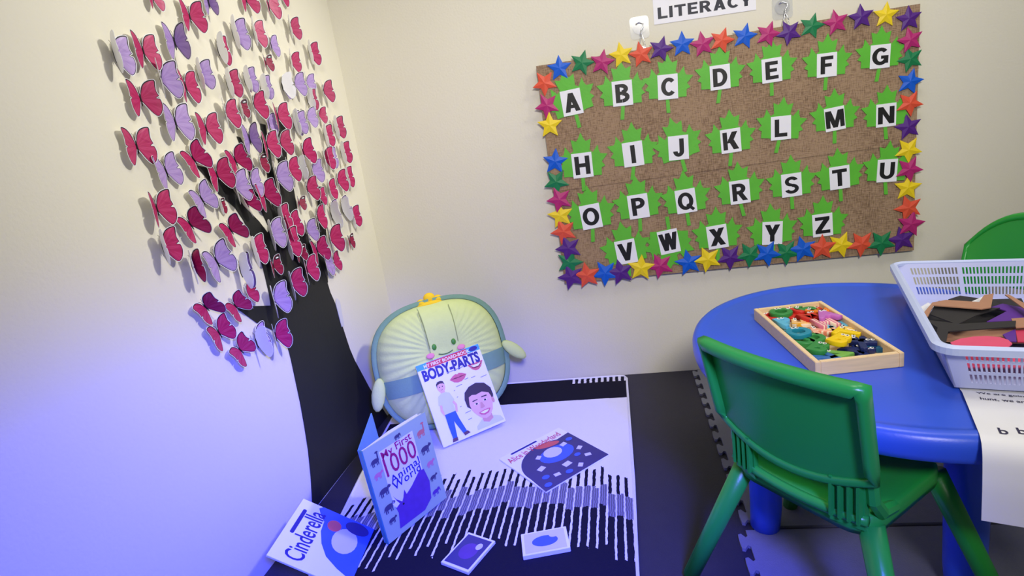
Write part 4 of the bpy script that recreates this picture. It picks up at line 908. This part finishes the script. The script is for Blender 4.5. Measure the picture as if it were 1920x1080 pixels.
# ------------------------------------------------------------------ worksheet hanging over the table edge
pa = on_z(1800, 730, TH+.0012); pe = on_z(1846, 838, TH+.0055)
dirp = pe-pa; dirp.z = 0; dirp.normalize(); pr = Vector((-dirp.y, dirp.x, 0))
def rel_r(P): d = Vector((P.x-tc_.x, P.y-tc_.y)); return d.length/tab_r(math.atan2(d.y, d.x))
def reach_to(w_, lim):
    d = 0
    while rel_r(pa+dirp*d+pr*w_) < lim: d += .001
    return d
eL = max(reach_to(.22*k/10, 1.004) for k in range(11)); fL = min(reach_to(.22*k/10, .90) for k in range(11))
path = [(-.10, TH+.0012), (0, TH+.0012), (fL, TH+.0016), (fL+.02, TH+.0058), (eL-.012, TH+.0060), (eL, TH+.003), (eL+.008, TH-.004), (eL+.016, TH-.02), (eL+.024, TH-.06), (eL+.030, TH-.115)]
def psurf(s, wv):
    L_ = [0]
    for a, b in zip(path, path[1:]): L_.append(L_[-1]+math.hypot(b[0]-a[0], b[1]-a[1]))
    for i in range(len(path)-1):
        if s <= L_[i+1] or i == len(path)-2:
            t = (s-L_[i])/(L_[i+1]-L_[i]); d = path[i][0]+(path[i+1][0]-path[i][0])*t; z = path[i][1]+(path[i+1][1]-path[i][1])*t
            dz = Vector((path[i+1][0]-path[i][0], path[i+1][1]-path[i][1])).normalized(); nrm = -dirp*dz.y*1+Vector((0, 0, 1))*dz.x
            return pa+dirp*d+pr*wv+Vector((0, 0, z-pa.z)), nrm
PT = sum(math.hypot(b[0]-a[0], b[1]-a[1]) for a, b in zip(path, path[1:]))
ws = thing('worksheet', 'white handwriting worksheet hanging over the table edge under the basket', 'paper')
V, F = [], []; ns_, nw = 40, 8
for i in range(ns_+1):
    for k in range(nw+1): p, nn = psurf(PT*i/ns_, .22*k/nw); V.append(p)
for i in range(ns_):
    for k in range(nw): a = i*(nw+1)+k; F.append((a, a+1, a+nw+2, a+nw+1))
shm = mesh('paper_sheet', V, F, WHITE, ws, smooth=True)
def bent_text(s, size, s0, w0, name, m, bold=.01):
    g = text(name, s, size, m, ws, (0, 0, 0), 0, bold, 0, align='LEFT')
    bm = bmesh.new(); bm.from_mesh(g.data)
    for v in bm.verts:
        p, nn = psurf(s0-v.co.y, w0+v.co.x); v.co = p+nn*.0008
    bm.to_mesh(g.data); bm.free(); return g
inkm = mat('dark_ink', rgb(44, 40, 70), .5, .05)
def sheet_at(x, y): d = on_z(x, y, TH+.002)-pa; return .10+d.dot(dirp), d.dot(pr)
for wd_, px_, py_, sz_, nm_ in (('We are going', 1831, 741, .0125, 'worksheet_lettering'), ('hunt, we are', 1838, 752, .0125, 'worksheet_lettering'), ('b', 1872, 813, .026, 'practice_letter'), ('b', 1907, 813, .026, 'practice_letter')):
    s_, w_ = sheet_at(px_, py_); bent_text(wd_, sz_, s_, w_, nm_, inkm, .012)
